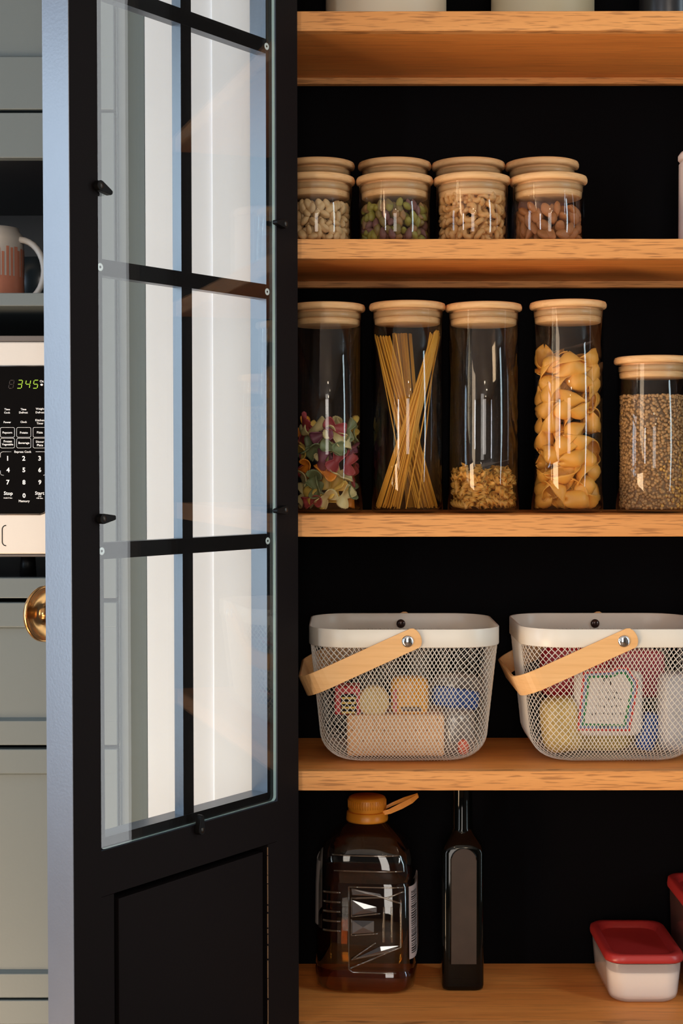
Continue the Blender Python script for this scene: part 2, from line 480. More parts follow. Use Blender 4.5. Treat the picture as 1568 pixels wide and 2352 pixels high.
# glazing bars behind the glass
BW = 0.0185
zs_m = [(D(235.8, 610.4)[1] + D(620, 669.4)[1]) / 2, (D(241, 1268)[1] + D(621, 1241)[1]) / 2, D(615.5, 102)[1]]
zs_m.append(zs_m[2] + (zs_m[2] - zs_m[0]))
u_mv = (D(434.5, 40)[0] + D(445, 1700)[0]) / 2
def bar(lo, hi):
    o = MB().box(lo, hi).build('glazing_bar', [BLACK, SKY_SHEEN], door, local=True); paint(o)
zc = sorted(zs_m)
edges = [z_gb + RB] + sum([[z - BW / 2, z + BW / 2] for z in zc], []) + [z_gt - RB]
edges = [z for z in edges]
for a, b in zip(edges[0::2], edges[1::2]):
    if b > a + 0.02: bar((u_mv - BW / 2, -GD - 0.0145, a), (u_mv + BW / 2, -GD - 0.0005, b))
for z in zc:
    if z < z_gt - 0.03: bar((u_gr + 0.001, -GD - 0.0145, z - BW / 2), (u_gl - 0.001, -GD - 0.0004, z + BW / 2))
# one sheet of glass over the bars, rounded corners, edges bright
gp = rrect(u_gr + 0.0008, u_gl - 0.0008, z_gb + 0.0008, z_gt - 0.0008, 0.006)
gm = MB().prism(gp, lambda a, b, d: (a, -GD + 0.0004 + d, b), 0.0045)
go = gm.build('glass_pane', [PANE, PANE_EDGE], door, local=True)
for f in go.data.polygons: f.material_index = 0 if abs(f.normal.y) > 0.9 else 1
# washers and screws at the bar ends
def disc_y(mb, u, y, z, prof, seg=20, mi=0):
    mb.lathe(prof, seg=seg, mi=mi, M=Matrix.Translation((u, y, z)) @ Matrix.Rotation(-PI / 2, 4, 'X'))
for z in zc[:3]:
    for u in (u_gl - 0.0098, u_gr + 0.0105):
        s = MB()
        disc_y(s, u, -GD, z, [(0.0015, 0.00005), (0.0018, 0.0003), (0.0042, 0.0003), (0.0045, 0)], 18)
        s.build('bar_screw', STEEL, door, local=True)
# turn clips that hold the glass
def clip(px, py, ang, label=None):
    u, z = D(px, py)
    c = MB()
    L, r = 0.0185, 0.0058
    pts = []
    for k in range(13):
        a = PI / 2 + PI * k / 12
        pts.append((r * math.cos(a), r * math.sin(a)))
    pts += [(L - 0.001, -0.0026), (L, -0.0012), (L, 0.0012), (L - 0.001, 0.0026)]
    ca, sa = math.cos(ang), math.sin(ang)
    to3 = lambda a, b, d: (u + a * ca - b * sa, 0.0002 + d, z + a * sa + b * ca)
    c.prism(pts, to3, 0.0078, bevel=0.0006)
    o = c.build('turn_clip', CLIPBLACK, door, local=True)
    s = MB()
    disc_y(s, u, 0.0079, z, [(0, 0.0011), (0.0022, 0.0009), (0.0034, 0.0)], 16)
    s.build('clip_screw', mat('dark_screw', (0.05, 0.042, 0.036), 0.3, 0.8), door, local=True)
clip(222, 427, PI + math.radians(20)); clip(228, 1191, PI - math.radians(3))
clip(646, 515, 0.02); clip(646, 1171, -0.05)
clip(453, 1905, math.radians(90))
# brass knob on the outer face, near the free edge
kc_u, kz = UW - 0.030, D(165, 1395)[1]
k = MB()
M_ = Matrix.Translation((kc_u, -DT, 0)) @ Matrix.Rotation(PI / 2, 4, 'X')
def knob_z():
    p = Vector((HX, HY, 0)) + E * kc_u - NIN * (DT + 0.034)
    return Z(1409, p.y), p
kz, kp = knob_z()
M_ = Matrix.Translation((kc_u, -DT, kz)) @ Matrix.Rotation(PI / 2, 4, 'X')
k.lathe([(0.013, 0.0), (0.012, 0.003), (0.0075, 0.005), (0.0065, 0.024), (0.0085, 0.0315), (0.013, 0.0345), (0.021, 0.0345), (0.027, 0.0325), (0.0300, 0.0305), (0.0312, 0.0300), (0.0320, 0.0310), (0.0322, 0.0335), (0.0300, 0.0370), (0.022, 0.0395), (0, 0.0405)], M=M_)
k.build('knob', BRASS, door, local=True, label='round dished brass knob')

# ------------------------------------------------------------------ kitchen cabinet at the left, with microwave and mug
YK = 2.10
kit = empty('kitchen_cabinet', (-0.75, YK, 0), label='tall sage grey kitchen cabinet with drawers beside the glass door', category='cabinet')
xk0, xk1 = -1.15, X(266, YK)           # drawer and door fronts end here
xke = X(335, YK) - 0.0012
def zk(py, y=YK): return Z(py, y, 60)
# end panel: flat frame right of the fronts
MB().box((xk1 + 0.0035, YK + 0.010, 0.0), (xke, 2.64, 2.7)).build('end_panel', GREEN, kit)
MB().box((xk1 + 0.002, YK + 0.006, 0.0), (xk1 + 0.0033, 2.6, 2.7)).build('filler_strip', GREEN, kit)
TEALEDGE = GREEN
def front_panel(name, z0, z1, x0, x1, rail_w, stile_w, ch=0.004):
    """framed front: flat frame, bevelled inner edge, panel set back"""
    t = MB(); y0, y1 = YK, YK + 0.02
    b = 0.0012
    t.box((x0, y0, z1 - rail_w), (x1, y1, z1), b)
    t.box((x0, y0, z0), (x1, y1, z0 + rail_w), b)
    t.box((x1 - stile_w, y0 + 0.0001, z0 + rail_w - 0.001), (x1, y1, z1 - rail_w + 0.001), b)
    t.box((x0, y0 + 0.0001, z0 + rail_w - 0.001), (x0 + stile_w, y1, z1 - rail_w + 0.001), b)
    o = t.build(name, GREEN, kit)
    p = MB()
    zi0, zi1, xi0, xi1 = z0 + rail_w, z1 - rail_w, x0 + stile_w, x1 - stile_w
    yp = y0 + 0.009
    p.box((xi0 - 0.001, yp, zi0 - 0.001), (xi1 + 0.001, yp + 0.008, zi1 + 0.001))
    # sloped bead round the panel
    p.prism([(y0 + 0.0015, zi0), (yp, zi0 + 0.0032), (yp, zi0)], lambda a, b_, d: (xi0 + d, a, b_), xi1 - xi0)
    p.prism([(y0 + 0.0015, zi1), (yp, zi1), (yp, zi1 - 0.0032)], lambda a, b_, d: (xi0 + d, a, b_), xi1 - xi0)
    p.build('inset_panel', GREEN, o)
    return o
RW = zk(1383.5) - zk(1440)
SW = X(266, YK) - X(190, YK)
front_panel('upper_door', zk(250.5), 2.62, xk0, xk1, zk(129) - zk(250.5), SW)
front_panel('drawer', zk(1711), zk(1383.5), xk0, xk1, RW, SW)
front_panel('drawer', zk(2291.5), zk(1720.5), xk0, xk1, RW, SW)
front_panel('drawer', 0.12, zk(2297), xk0, xk1, RW, SW)
# open section: face frame, shelf board, dark lining
xo1 = X(150, YK)
ff = MB()
ff.box((xk0, YK, zk(362)), (xo1 - 0.0002, YK + 0.02, zk(258)), 0.0012)
ff.box((xo1, YK, zk(1373.5)), (xk1, YK + 0.02, zk(258)), 0.0012)
ff.box((xk0, YK, zk(1373.5)), (xo1 - 0.0002, YK + 0.02, zk(1327)), 0.0012)
ff.build('face_frame', GREEN, kit)
ln = MB()
NICHE = mat('niche_black', (0.004, 0.004, 0.006), 0.35)
ln.box((xk0, 2.58, 0.1), (xk1, 2.60, 2.6))
ln.box((xk0 - 0.02, YK + 0.021, 0.1), (xk0, 2.6, 2.6))
ln.box((xo1, YK + 0.021, zk(1373)), (xo1 + 0.015, 2.579, zk(258)))
ln.box((xk0, YK + 0.021, zk(362) + 0.0005), (xo1, 2.579, zk(362) + 0.012))
ln.build('lining', NICHE, kit)
MB().box((xk0 + 0.001, YK + 0.0003, zk(702)), (xo1 - 0.0005, 2.575, zk(672)), 0.001).build('shelf_board', GREEN, kit)
zms = zk(1327) - 0.0005
MB().box((xk0 + 0.001, YK + 0.0205, zms - 0.015), (xo1 - 0.0005, 2.575, zms)).build('niche_floor', mat('niche_gloss', (0.01, 0.013, 0.017), 0.12), kit)

# --- microwave
YM = 2.125
mw_x1 = X(133, YM)
mw = empty('microwave', (-0.55, YM, zms + 0.0), label='stainless steel microwave with black keypad standing in the cabinet niche', category='microwave')
INOX = mat('brushed_steel', (0.60, 0.545, 0.49), 0.42, 0.55, bump=0.03, bump_scale=400)
mz0, mz1 = Z(1272, YM), Z(784, YM)
t = MB()
t.box((-1.02, YM, mz0), (mw_x1, YM + 0.018, mz1), 0.002)
t.build('front_plate', INOX, mw)
t = MB()
t.box((-1.018, YM + 0.0185, mz0 - 0.001), (mw_x1 - 0.002, 2.5, mz1 + 0.006), 0.003)
t.box((-1.018, YM + 0.002, mz1 + 0.0004), (mw_x1 - 0.001, YM + 0.0184, mz1 + 0.0085), 0.001)
t.box((-1.018, YM + 0.002, mz0 - 0.004), (mw_x1 - 0.001, YM + 0.0184, mz0 - 0.0004), 0.001)
t.build('housing', mat('microwave_housing', (0.13, 0.11, 0.10), 0.35, 0.3), mw)
for fx in (-0.98, X(46, YM)):
    for fy in (YM + 0.05, 2.46):
        t = MB().lathe([(0, 0), (0.012, 0), (0.010, mz0 - zms - 0.001), (0, mz0 - zms - 0.001)], (fx, fy, zms + 0.0001), 16)
        t.build('foot', CLIPBLACK, mw)
pp = pxpoly([(-62, 841), (100, 841), (105, 843), (108, 848), (109, 1164), (106, 1172), (100, 1177), (92, 1180), (-62, 1180)], YM)
cp = MB().prism(pp, FRONT(YM - 0.0002), 0.0022, bevel=0.0005)
panel = cp.build('control_panel', mat('black_gloss', (0.004, 0.0035, 0.0035), 0.05, spec=0.4), mw)
rim_pts = [W(a, b, YM - 0.0006) for a, b in [(-62, 840), (100, 840), (106, 843), (109, 848), (110, 1165), (107, 1173), (101, 1178.5), (92, 1181.5), (-62, 1181.5)]]
MB().tube(rim_pts, 0.0008, 6).build('panel_rim', mat('dark_trim', (0.10, 0.075, 0.06), 0.25, 0.6), mw)
# open button outline
bp_ = pxpoly(rrect(5, 160, 1206, 1253, 9), YM)
t = MB(); t.tube([(a, YM - 0.0001, b) for a, b in bp_ if a < mw_x1 - 0.003], 0.0007, 6)
t.build('button_outline', CLIPBLACK, mw)
INK = mat('white_print', (0.82, 0.82, 0.82), 0.5)
YT = YM - 0.0026
TEXTS = []
def text(s, px, py, w=None, h=None, bold=0.02):
    cu = bpy.data.curves.new('lettering', 'FONT')
    cu.body = s; cu.align_x = 'CENTER'; cu.align_y = 'CENTER'
    cu.size = 1.0; cu.offset = bold
    cu.resolution_u = 2
    o = bpy.data.objects.new('lettering', cu)
    COL.objects.link(o)
    TEXTS.append((o, px, py, w, h))
for a in [('Time', 16.5, 939.5, 13), ('Cook', 16.5, 947, 14), ('Time', 54, 939.5, 13), ('Defrost', 54, 946.7, 20), ('Weight', 92, 939, 19.5), ('Defrost', 92, 946.5, 20),
          ('Power', 17, 969, 17), ('Clock', 54.5, 968.5, 15), ('Kitchen', 91.5, 964.5, 20.5), ('Timer', 92, 971.8, 15.5),
          ('Popcorn', 17, 993.5, 22), ('Potato', 55, 993, 18), ('Pizza', 91.5, 992.5, 13.5), ('Frozen', 18, 1013, 19), ('Vegetable', 17.5, 1020.7, 26),
          ('Beverage', 55, 1017.3, 25), ('Dinner', 92, 1014, 18.5), ('Plate', 92, 1021.8, 14), ('Express Cook', 52.5, 1037.7, 39),
          ('Stop', 19, 1133.5, 20.5), ('Hold 3 Sec.', 18.5, 1143, 20), ('Start', 91, 1132, 21), ('Add', 91, 1138.8, 7), ('+30 Sec.', 91, 1143.6, 16), ('Memory', 55.5, 1151, 25), ('Oz', 96, 875, 9)]:
    text(*a)
for s, x, y in [('1', 17.5, 1052), ('2', 54.5, 1052), ('3', 91, 1052), ('4', 18.5, 1078.7), ('5', 54.8, 1078.7), ('6', 91.3, 1078.7), ('7', 18.2, 1107), ('8', 55, 1107), ('9', 91.4, 1107), ('0', 55.2, 1137.5)]:
    text(s, x, y, None, 11, 0.03)
bpy.context.view_layer.update()
dg = bpy.context.evaluated_depsgraph_get()
for o, px, py, w, h in TEXTS:
    me = bpy.data.meshes.new_from_object(o.evaluated_get(dg))
    co = np.array([v.co[:] for v in me.vertices])
    lo, hi = co.min(0), co.max(0)
    upp = YT / F_PX
    s = (w * upp / (hi[0] - lo[0])) if w else (h * upp / (hi[1] - lo[1]))
    c = W(px, py, YT)
    for v in me.vertices:
        v.co = ((v.co.x - (lo[0] + hi[0]) / 2) * s + c.x, YT, (v.co.y - (lo[1] + hi[1]) / 2) * s + c.z)
    me.transform(wm(mw).inverted())
    me.materials.clear(); me.materials.append(INK)
    cu = o.data
    bpy.data.objects.remove(o); bpy.data.curves.remove(cu)
    q = bpy.data.objects.new('lettering', me); COL.objects.link(q); q.parent = panel
for r_ in (0, 1):
    for xa, xb in ((1, 33.5), (38.5, 71), (76, 107.3)):
        pts = [(a, YT, b) for a, b in pxpoly(rrect(xa, xb, 981 + 25 * r_, 1003.7 + 24.6 * r_, 3.5), YT)]
        MB().tube(pts, 0.0003, 4, closed=True).build('key_outline', INK, panel)
def pxline(pts): return [W(a, b, YT) for a, b in pts]
for pts in ([(1, 1050), (1, 1041), (3, 1038), (7, 1037), (26, 1037)], [(82, 1037), (102, 1037), (105.5, 1038.5), (107, 1042), (107, 1050)],
            [(1, 1080), (1, 1087), (3, 1090), (9, 1091.3)], [(99.5, 1091.3), (104, 1090), (107, 1087), (107, 1080)]):
    MB().tube(pxline(pts), 0.0003, 4).build('key_bracket', INK, panel)
MB().ellipsoid(W(96, 883, YT), (0.0021, 0.0003, 0.0016), 10, 6).build('display_mark', INK, panel)
LED = mat('green_led', (0.02, 0.03, 0.0), 0.5, emit=(0.48, 0.72, 0.06), emit_s=0.9)
GHOST = mat('unlit_led', (0.045, 0.032, 0.028), 0.5)
SEGS = {'a': ((0, 2), (1, 2)), 'b': ((1, 2), (1, 1)), 'c': ((1, 1), (1, 0)), 'd': ((0, 0), (1, 0)), 'e': ((0, 1), (0, 0)), 'f': ((0, 2), (0, 1)), 'g': ((0, 1), (1, 1))}
def seven(segs, px, m):
    t = MB()
    for s in segs:
        (a, b), (c, d) = SEGS[s]
        P = lambda i, j: W(px + i * 10 + j * 1.6, 891 - j * 9.2, YT)
        p0, p1 = P(a, b), P(c, d); dd = (p1 - p0) * 0.1
        t.tube([p0 + dd, p1 - dd], 0.00055, 4)
    t.build('display_digit', m, panel)
seven('abcdefg', 20, GHOST); seven('abgcd', 39, LED); seven('fgbc', 57.5, LED); seven('afgcd', 75.5, LED)

# --- mug
def mug():
    y = 2.27
    zb = zk(672)
    zt = Z(517, y - 0.03)
    cx = X(-10, y)
    R = X(57, y) - cx
    m = empty('mug', (cx, y, zb), label='cream mug with coral drip glaze on the shelf above the microwave', category='mug')
    H = zt - zb
    prof = [(0, 0.0005), (R - 0.006, 0.0005), (R - 0.001, 0.004), (R, 0.012), (R, H * 0.84), (R - 0.001, H * 0.90), (R - 0.006, H * 0.955), (R - 0.007, H), (R - 0.009, H), (R - 0.010, H * 0.95), (R - 0.005, H * 0.85), (R - 0.004, 0.01), (0, 0.006)]
    b = MB().lathe(prof, (cx, y, zb), 56)
    MG = bpy.data.materials.new('mug_glaze'); MG.use_nodes = True
    nt = MG.node_tree; bs = nt.nodes['Principled BSDF']; bs.inputs['Roughness'].default_value = 0.45
    b.build('cup', mat('mug_cream', (0.60, 0.54, 0.48), 0.55), m)
    # coral glaze: a coat with long vertical drips left bare
    g = MB(); r = random.Random(5)
    g.lathe([(R + 0.0004, 0.012), (R + 0.0006, H * 0.16), (R + 0.0004, H * 0.36)], (cx, y, zb), 56)
    n = 40
    for k in range(n):
        a0 = 2 * PI * k / n
        a1 = a0 + 2 * PI / n * r.uniform(0.55, 1.0)
        top = H * r.uniform(0.66, 0.74)
        g.grid(lambda u, v: (cx + (R + 0.0007) * math.cos(a0 + (a1 - a0) * u), y + (R + 0.0007) * math.sin(a0 + (a1 - a0) * u), zb + H * 0.34 + (top - H * 0.34) * v), 2, 1)
    g.build('glaze', mat('coral_glaze', (0.62, 0.22, 0.13), 0.3), m, label='coral drip glaze in vertical stripes')
    hd = MB()
    zc_, rz, rx = zb + H * 0.44, H * 0.40, 0.036
    pts = []
    for k in range(17):
        a = PI * 0.5 - PI * k / 16
        pts.append((cx + R - 0.003 + rx * math.cos(a), y - 0.012, zc_ + rz * math.sin(a)))
    hd.tube(pts, 0.0048, 10)
    hd.build('handle', mat('mug_cream'), m)
    # dark bowl behind
    bx = X(100, 2.42)
    bw = MB().lathe([(0, 0), (0.03, 0), (0.05, 0.02), (0.062, 0.085), (0.0605, 0.0855), (0.048, 0.022), (0, 0.003)], (bx, 2.42, zb), 40)
    o = bw.build('bowl', mat('dark_bowl', (0.03, 0.035, 0.035), 0.2), origin=(bx, 2.42, zb))
    props(o, 'dark bowl standing behind the mug handle on the cabinet shelf', 'bowl')
mug()

# ------------------------------------------------------------------ storage jars
def contents_verts(me):
    a = np.empty(len(me.vertices) * 3); me.vertices.foreach_get('co', a); return a.reshape(-1, 3)
def jar_thing(px, y, z0, zt, label, rg=0.0488, rl=0.0524, group='bamboo lidded glass storage jars', py=1075):
    """zt: top of lid. Returns (x, y, inner radius, floor height)."""
    cx = X(px, y, py)
    j = empty('storage_jar', (cx, y, z0), label=label, category='jar', group=group)
    LT = 0.0096
    H = zt - z0
    hg = H - LT
    w, fl = 0.0021, 0.0052
    g = MB()
    g.lathe([(0, 0.0012), (rg - 0.006, 0.0004), (rg - 0.002, 0.0012), (rg, 0.004), (rg, hg - 0.001), (rg - w / 2, hg - 0.0001)], (cx, y, z0), 64)
    g.lathe([(rg - w / 2, hg - 0.0001), (rg - w, hg - 0.001), (rg - w, fl + 0.004), (rg - 0.006, fl), (0, fl)], (cx, y, z0), 64)
    g.build('glass_body', JAR, j)
    l = MB()
    l.lathe([(0, hg), (rl - 0.0022, hg), (rl - 0.0006, hg + 0.0012), (rl, hg + 0.003), (rl, LT + hg - 0.004), (rl - 0.0012, LT + hg - 0.001), (rl - 0.004, LT + hg), (0, LT + hg)], (cx, y, z0), 64)
    rp = rg - w - 0.0006
    l.lathe([(0, hg - 0.0195), (rp - 0.0035, hg - 0.0195), (rp - 0.0015, hg - 0.0185), (rp - 0.0008, hg - 0.0120), (rp - 0.0035, hg - 0.0112), (rp - 0.0035, hg - 0.0001)], (cx, y, z0), 64)
    lid = l.build('lid', BAMBOO, j)
    s = MB().lathe([(rp - 0.0034, hg - 0.0108), (rp + 0.0002, hg - 0.0100), (rp + 0.0002, hg - 0.0035), (rp - 0.0034, hg - 0.0025)], (cx, y, z0), 64)
    s.build('seal_ring', SEAL, lid)
    return cx, y, rg - w - 0.0004, z0 + fl

def place(me, name, label, cat, group, pos, rot, mats=None, scale=1.0):
    o = bpy.data.objects.new(name, me)
    COL.objects.link(o)
    o.location = pos; o.rotation_euler = rot; o.scale = (scale,) * 3
    if isinstance(label, dict): label = label[me.name]
    return props(o, label, cat, group)

def fill(meshes, name, label, cat, group, jar, height, sx, sz, seed, rot_fn=None, layers=2, span=250, top=True, weights=None, limit=290, jit=0.25, slope=0.0, scale=(0.92, 1.08)):
    """lay pieces against the glass in rings from the bottom up, then over the top"""
    cx, cy, R, z0 = jar
    r = random.Random(seed)
    vs = {m.name: contents_verts(m) for m in meshes}
    n = 0
    def put(rad, ang, z):
        nonlocal n
        if n >= limit: return
        me = r.choices(meshes, weights)[0]
        e = rot_fn(r, ang) if rot_fn else Euler((r.uniform(0, 2 * PI), r.uniform(0, 2 * PI), r.uniform(0, 2 * PI)))
        s = r.uniform(*scale)
        v = vs[me.name] @ np.array(e.to_matrix()).T * s
        p = np.array([rad * math.cos(ang), rad * math.sin(ang), 0.0])
        for _ in range(4):
            q = v + p
            d = np.hypot(q[:, 0], q[:, 1]); k = d.argmax()
            ex = d[k] - (R - 0.0004)
            if ex <= 0: break
            p[0] -= q[k, 0] / d[k] * ex; p[1] -= q[k, 1] / d[k] * ex
        zz = max(z, z0 + 0.0004 - v[:, 2].min())
        place(me, name, label, cat, group, (cx + p[0], cy + p[1], zz), e, scale=s)
        n += 1
    height = max(sz, height - sz * 0.55)
    rows = max(1, int(round(height / sz)))
    a0 = -PI / 2
    for row in range(rows):
        for lay in range(layers):
            rad = R - sx * 0.42 - lay * sx * 0.85
            if rad < sx * 0.3: continue
            sp = math.radians(span if lay == 0 else span * 0.75)
            k = max(2, int(sp * rad / (sx * 0.95)))
            for i in range(k):
                a = a0 - sp / 2 + sp * (i + (0.5 if row % 2 else 0.0) + r.uniform(-jit, jit)) / k
                hloc = height + slope * math.cos(a)
                z = z0 + sz * (row + 0.5 + r.uniform(-jit, jit))
                if z > z0 + hloc: continue
                put(rad, a, z)
    if top:
        rad = R - sx * 0.5
        while rad > 0:
            k = max(1, int(2 * PI * rad / sx))
            for i in range(k):
                a = 2 * PI * (i + r.random() * 0.5) / k
                put(rad, a, z0 + height + slope * math.cos(a) + sz * r.uniform(-0.25, 0.15))
            rad -= sx * 0.95

# ---- piece meshes
def nut_mesh(name, r, m, fn=None, nu=12, nv=8):
    return MB().ellipsoid((0, 0, 0), r, nu, nv, fn=fn).mesh(name, m)
def peanut_fn(p):
    q = p.copy()
    q.z *= 1 - 0.25 * math.exp(-(q.y * 5) ** 2)
    q.y *= 1 + 0.12 * q.x
    return q
def almond_fn(p):
    q = p.copy()
    t = (q.x + 1) / 2
    k = 1.0 - 0.55 * max(0, t - 0.45) ** 1.3 * 1.9
    q.y *= max(0.05, k); q.z *= max(0.05, k)
    return q
def cashew_mesh(name, m):
    pts, rs = [], []
    for k in range(11):
        a = math.radians(-105 + 210 * k / 10)
        pts.append((0.0068 * math.cos(a) - 0.004, 0.0072 * math.sin(a), 0.0006 * math.sin(3 * a)))
        s = (k - 5) / 5
        rs.append(0.0040 * (1 - 0.55 * abs(s) ** 3.2) * (1 - 0.12 * s))
    return MB().tube(pts, rs, 8).mesh(name, m)
def thick_grid(fn, nu, nv, m, name, th=0.0011, closed_u=False):
    """a thin sheet given thickness along its own normals"""
    eps = 1e-3
    def nrm(u, v):
        a = Vector(fn(min(1, u + eps), v)) - Vector(fn(max(0, u - eps), v))
        b = Vector(fn(u, min(1, v + eps))) - Vector(fn(u, max(0, v - eps)))
        n = a.cross(b)
        return n.normalized() if n.length > 1e-14 else Vector((0, 0, 1))
    P = lambda u, v, s: Vector(fn(u, v)) + nrm(u, v) * th * s
    b = MB()
    b.grid(lambda u, v: P(u, v, 0.5), nu, nv)
    b.grid(lambda u, v: P(u, v, -0.5), nu, nv, flip=True)
    b.grid(lambda u, v: P(u, 1.0, 0.5 - v), nu, 1)
    b.grid(lambda u, v: P(u, 0.0, v - 0.5), nu, 1)
    b.grid(lambda u, v: P(0.0, u, 0.5 - v), nv, 1)
    b.grid(lambda u, v: P(1.0, u, v - 0.5), nv, 1)
    bmesh.ops.remove_doubles(b.bm, verts=b.bm.verts, dist=2e-5)
    return b.mesh(name, m)
def ribbon_bow(name, m, R=0.0170, k=1.0, curl=105.0):
    """a crimped-edge disc rolled over and pinched in the middle"""
    def fn(u, v):
        x = (u * 2 - 1); yv = (v * 2 - 1)
        y_ = yv * math.sqrt(max(0.0, 1 - 0.62 * x * x))
        x_ = x * (1 - 0.18 * yv * yv)
        ser = 0.045 * (1 if int(round(v * 20)) % 2 else -1) * abs(x) ** 8
        x_ += ser * (1 if x > 0 else -1)
        pinch = 0.42 + 0.58 * min(1.0, abs(x) * 1.25)
        a = y_ * k * math.radians(curl)
        rr = 1.0 / math.radians(curl) / k
        return (x_ * R, math.sin(a) * rr * R * pinch * 1.05, ((1 - math.cos(a)) * rr * pinch + 0.28 * abs(x)) * R)
    return thick_grid(fn, 12, 20, m, name, 0.0012)
def shell_pasta(name, m, L=0.0175):
    def fn(u, v):
        x = u * 2 - 1
        rad = 0.0108 * max(0.0, 1 - abs(x) ** 1.7) ** 0.8 + 0.0009
        a = (v * 2 - 1) * math.radians(122 - 40 * abs(x) ** 2)
        ridge = 1 + 0.025 * math.cos(v * 2 * PI * 9)
        fl = 1.0 + 0.34 * abs(v * 2 - 1) ** 5 * (0.45 + abs(x))
        return (x * L * (1 + 0.42 * abs(v * 2 - 1) ** 2), math.sin(a) * rad * ridge * fl, -math.cos(a) * rad * ridge + 0.0075 * x * x + 0.001)
    return thick_grid(fn, 14, 18, m, name, 0.0012)
def fusilli_mesh(name, m):
    n, seg = 26, 18
    def fn(u, v):
        a = v * 2 * PI
        rr = 0.0018 + 0.0044 * max(0.0, math.cos(3 * a)) ** 1.8
        tw = u * 2 * PI * 1.5
        return (rr * math.cos(a + tw), rr * math.sin(a + tw), (u - 0.5) * 0.034)
    return MB().grid(fn, n, seg, closed_v=True).mesh(name, m)

PEANUT = [mat('peanut', (0.64, 0.42, 0.20), 0.5, vary=0.18, vary_scale=150)]
PIST = [mat('pistachio_green', (0.25, 0.22, 0.035), 0.55, vary=0.3, vary_scale=160), mat('pistachio_purple', (0.17, 0.07, 0.06), 0.6, vary=0.35, vary_scale=160),
        mat('pistachio_olive', (0.20, 0.14, 0.04), 0.55, vary=0.4, vary_scale=160), mat('pistachio_tan', (0.30, 0.16, 0.06), 0.55, vary=0.3, vary_scale=160)]
CASHEW = [mat('cashew', (0.68, 0.36, 0.125), 0.5, vary=0.15, vary_scale=140)]
ALMOND = [mat('almond_skin', (0.40, 0.15, 0.045), 0.6, vary=0.25, vary_scale=200, bump=0.3, bump_scale=400)]
SHELLM = [mat('shell_pasta', (0.80, 0.37, 0.055), 0.5, vary=0.08, vary_scale=90)]
FUSM = [mat('fusilli_pasta', (0.76, 0.38, 0.07), 0.5, vary=0.1, vary_scale=90)]
SPAG = mat('spaghetti', (0.80, 0.38, 0.045), 0.45)
BOWC = [('cream', (0.68, 0.55, 0.25)), ('green', (0.20, 0.23, 0.10)), ('crimson', (0.36, 0.045, 0.05)), ('purple', (0.22, 0.06, 0.09)), ('orange', (0.80, 0.26, 0.02)), ('yellow', (0.78, 0.5, 0.1))]

# ---- shelf 2: two rows of small jars
z2 = SH[1][0]
YJ1, YJ2 = 2.083, 2.193
zt1 = Z(392, YJ1 - 0.0524); zt2 = Z(358, YJ2 - 0.0524)
SMALL = [(727, 731, 'peanuts'), (906.5, 906.5, 'pistachios'), (1084, 1075.5, 'cashews'), (1259.5, 1244.5, 'almonds')]
jarA = {}
for pf, pb, what in SMALL:
    jarA[what] = jar_thing(pf, YJ1, z2, zt1, 'small glass jar of %s with bamboo lid, front row of second shelf' % what, py=470)
    jar_thing(pb, YJ2, z2, zt2, 'taller glass jar standing behind the front-row jar of %s' % what, py=470)
fill([nut_mesh('peanut_half', (0.0080, 0.0058, 0.0046), PEANUT[0], peanut_fn)], 'peanut', 'pale blanched peanut inside the glass jar of peanuts', 'peanut', 'peanuts in the jar',
     jarA['peanuts'], Z(470, YJ1) - jarA['peanuts'][3], 0.0125, 0.0098, 11)
fill([nut_mesh('kernel_' + c, (0.0086, 0.0052, 0.0048), m, almond_fn) for m, c in zip(PIST, ('green', 'purple', 'olive', 'tan'))], 'pistachio', {'kernel_' + c: c + ' shelled pistachio inside the jar of pistachios' for c in ('green', 'purple', 'olive', 'tan')}, 'pistachio', 'pistachios in the jar',
     jarA['pistachios'], Z(472, YJ1) - jarA['pistachios'][3], 0.0125, 0.0098, 12, weights=[4, 3, 4, 3])
fill([cashew_mesh('cashew_nut', CASHEW[0])], 'cashew', 'curved cashew nut inside the jar of cashews', 'cashew', 'cashews in the jar',
     jarA['cashews'], Z(452, YJ1) - jarA['cashews'][3], 0.0135, 0.0105, 13)
fill([nut_mesh('almond_nut', (0.0122, 0.0078, 0.0050), ALMOND[0], almond_fn)], 'almond', 'brown skinned almond inside the jar of almonds', 'almond', 'almonds in the jar',
     jarA['almonds'], Z(480, YJ1) - jarA['almonds'][3], 0.0175, 0.0125, 14)

# ---- shelf 3: tall jars
z3 = SH[2][0]
YT3 = 2.096
def ztop(py): return Z(py, YT3 - 0.0524)
jb = jar_thing(751, YT3, z3, ztop(691), 'tall glass jar of coloured bow pasta beside the door edge')
js = jar_thing(935, YT3, z3, ztop(688), 'tall glass jar holding crossed bundles of spaghetti')
jf = jar_thing(1109.5, YT3, z3, ztop(690.5), 'tall glass jar with a low heap of fusilli')
jc = jar_thing(1302.5, YT3, z3, ztop(685.5), 'tall glass jar nearly full of large pasta shells')
jl = jar_thing(1497, YT3, z3, ztop(815), 'medium height glass jar filled with brown lentils')
bows = []
for nm, c in BOWC:
    m_ = mat('bow_pasta_' + nm, c, 0.5, vary=0.1, vary_scale=120)
    bows.append(ribbon_bow('bow_' + nm, m_, k=1.0))
    bows.append(ribbon_bow('bow_wide_' + nm, m_, R=0.0180, k=0.8))
def out_rot(r, ang):
    # broad side towards the glass, spun at random
    q = Matrix.Rotation(ang, 4, 'Z') @ Matrix.Rotation(PI / 2 + r.uniform(-0.55, 0.55), 4, 'Y') @ Matrix.Rotation(r.uniform(0, 2 * PI), 4, 'Z') @ Matrix.Rotation(r.choice([0, 0, PI]) + r.uniform(-0.5, 0.5), 4, 'X')
    return q.to_euler()
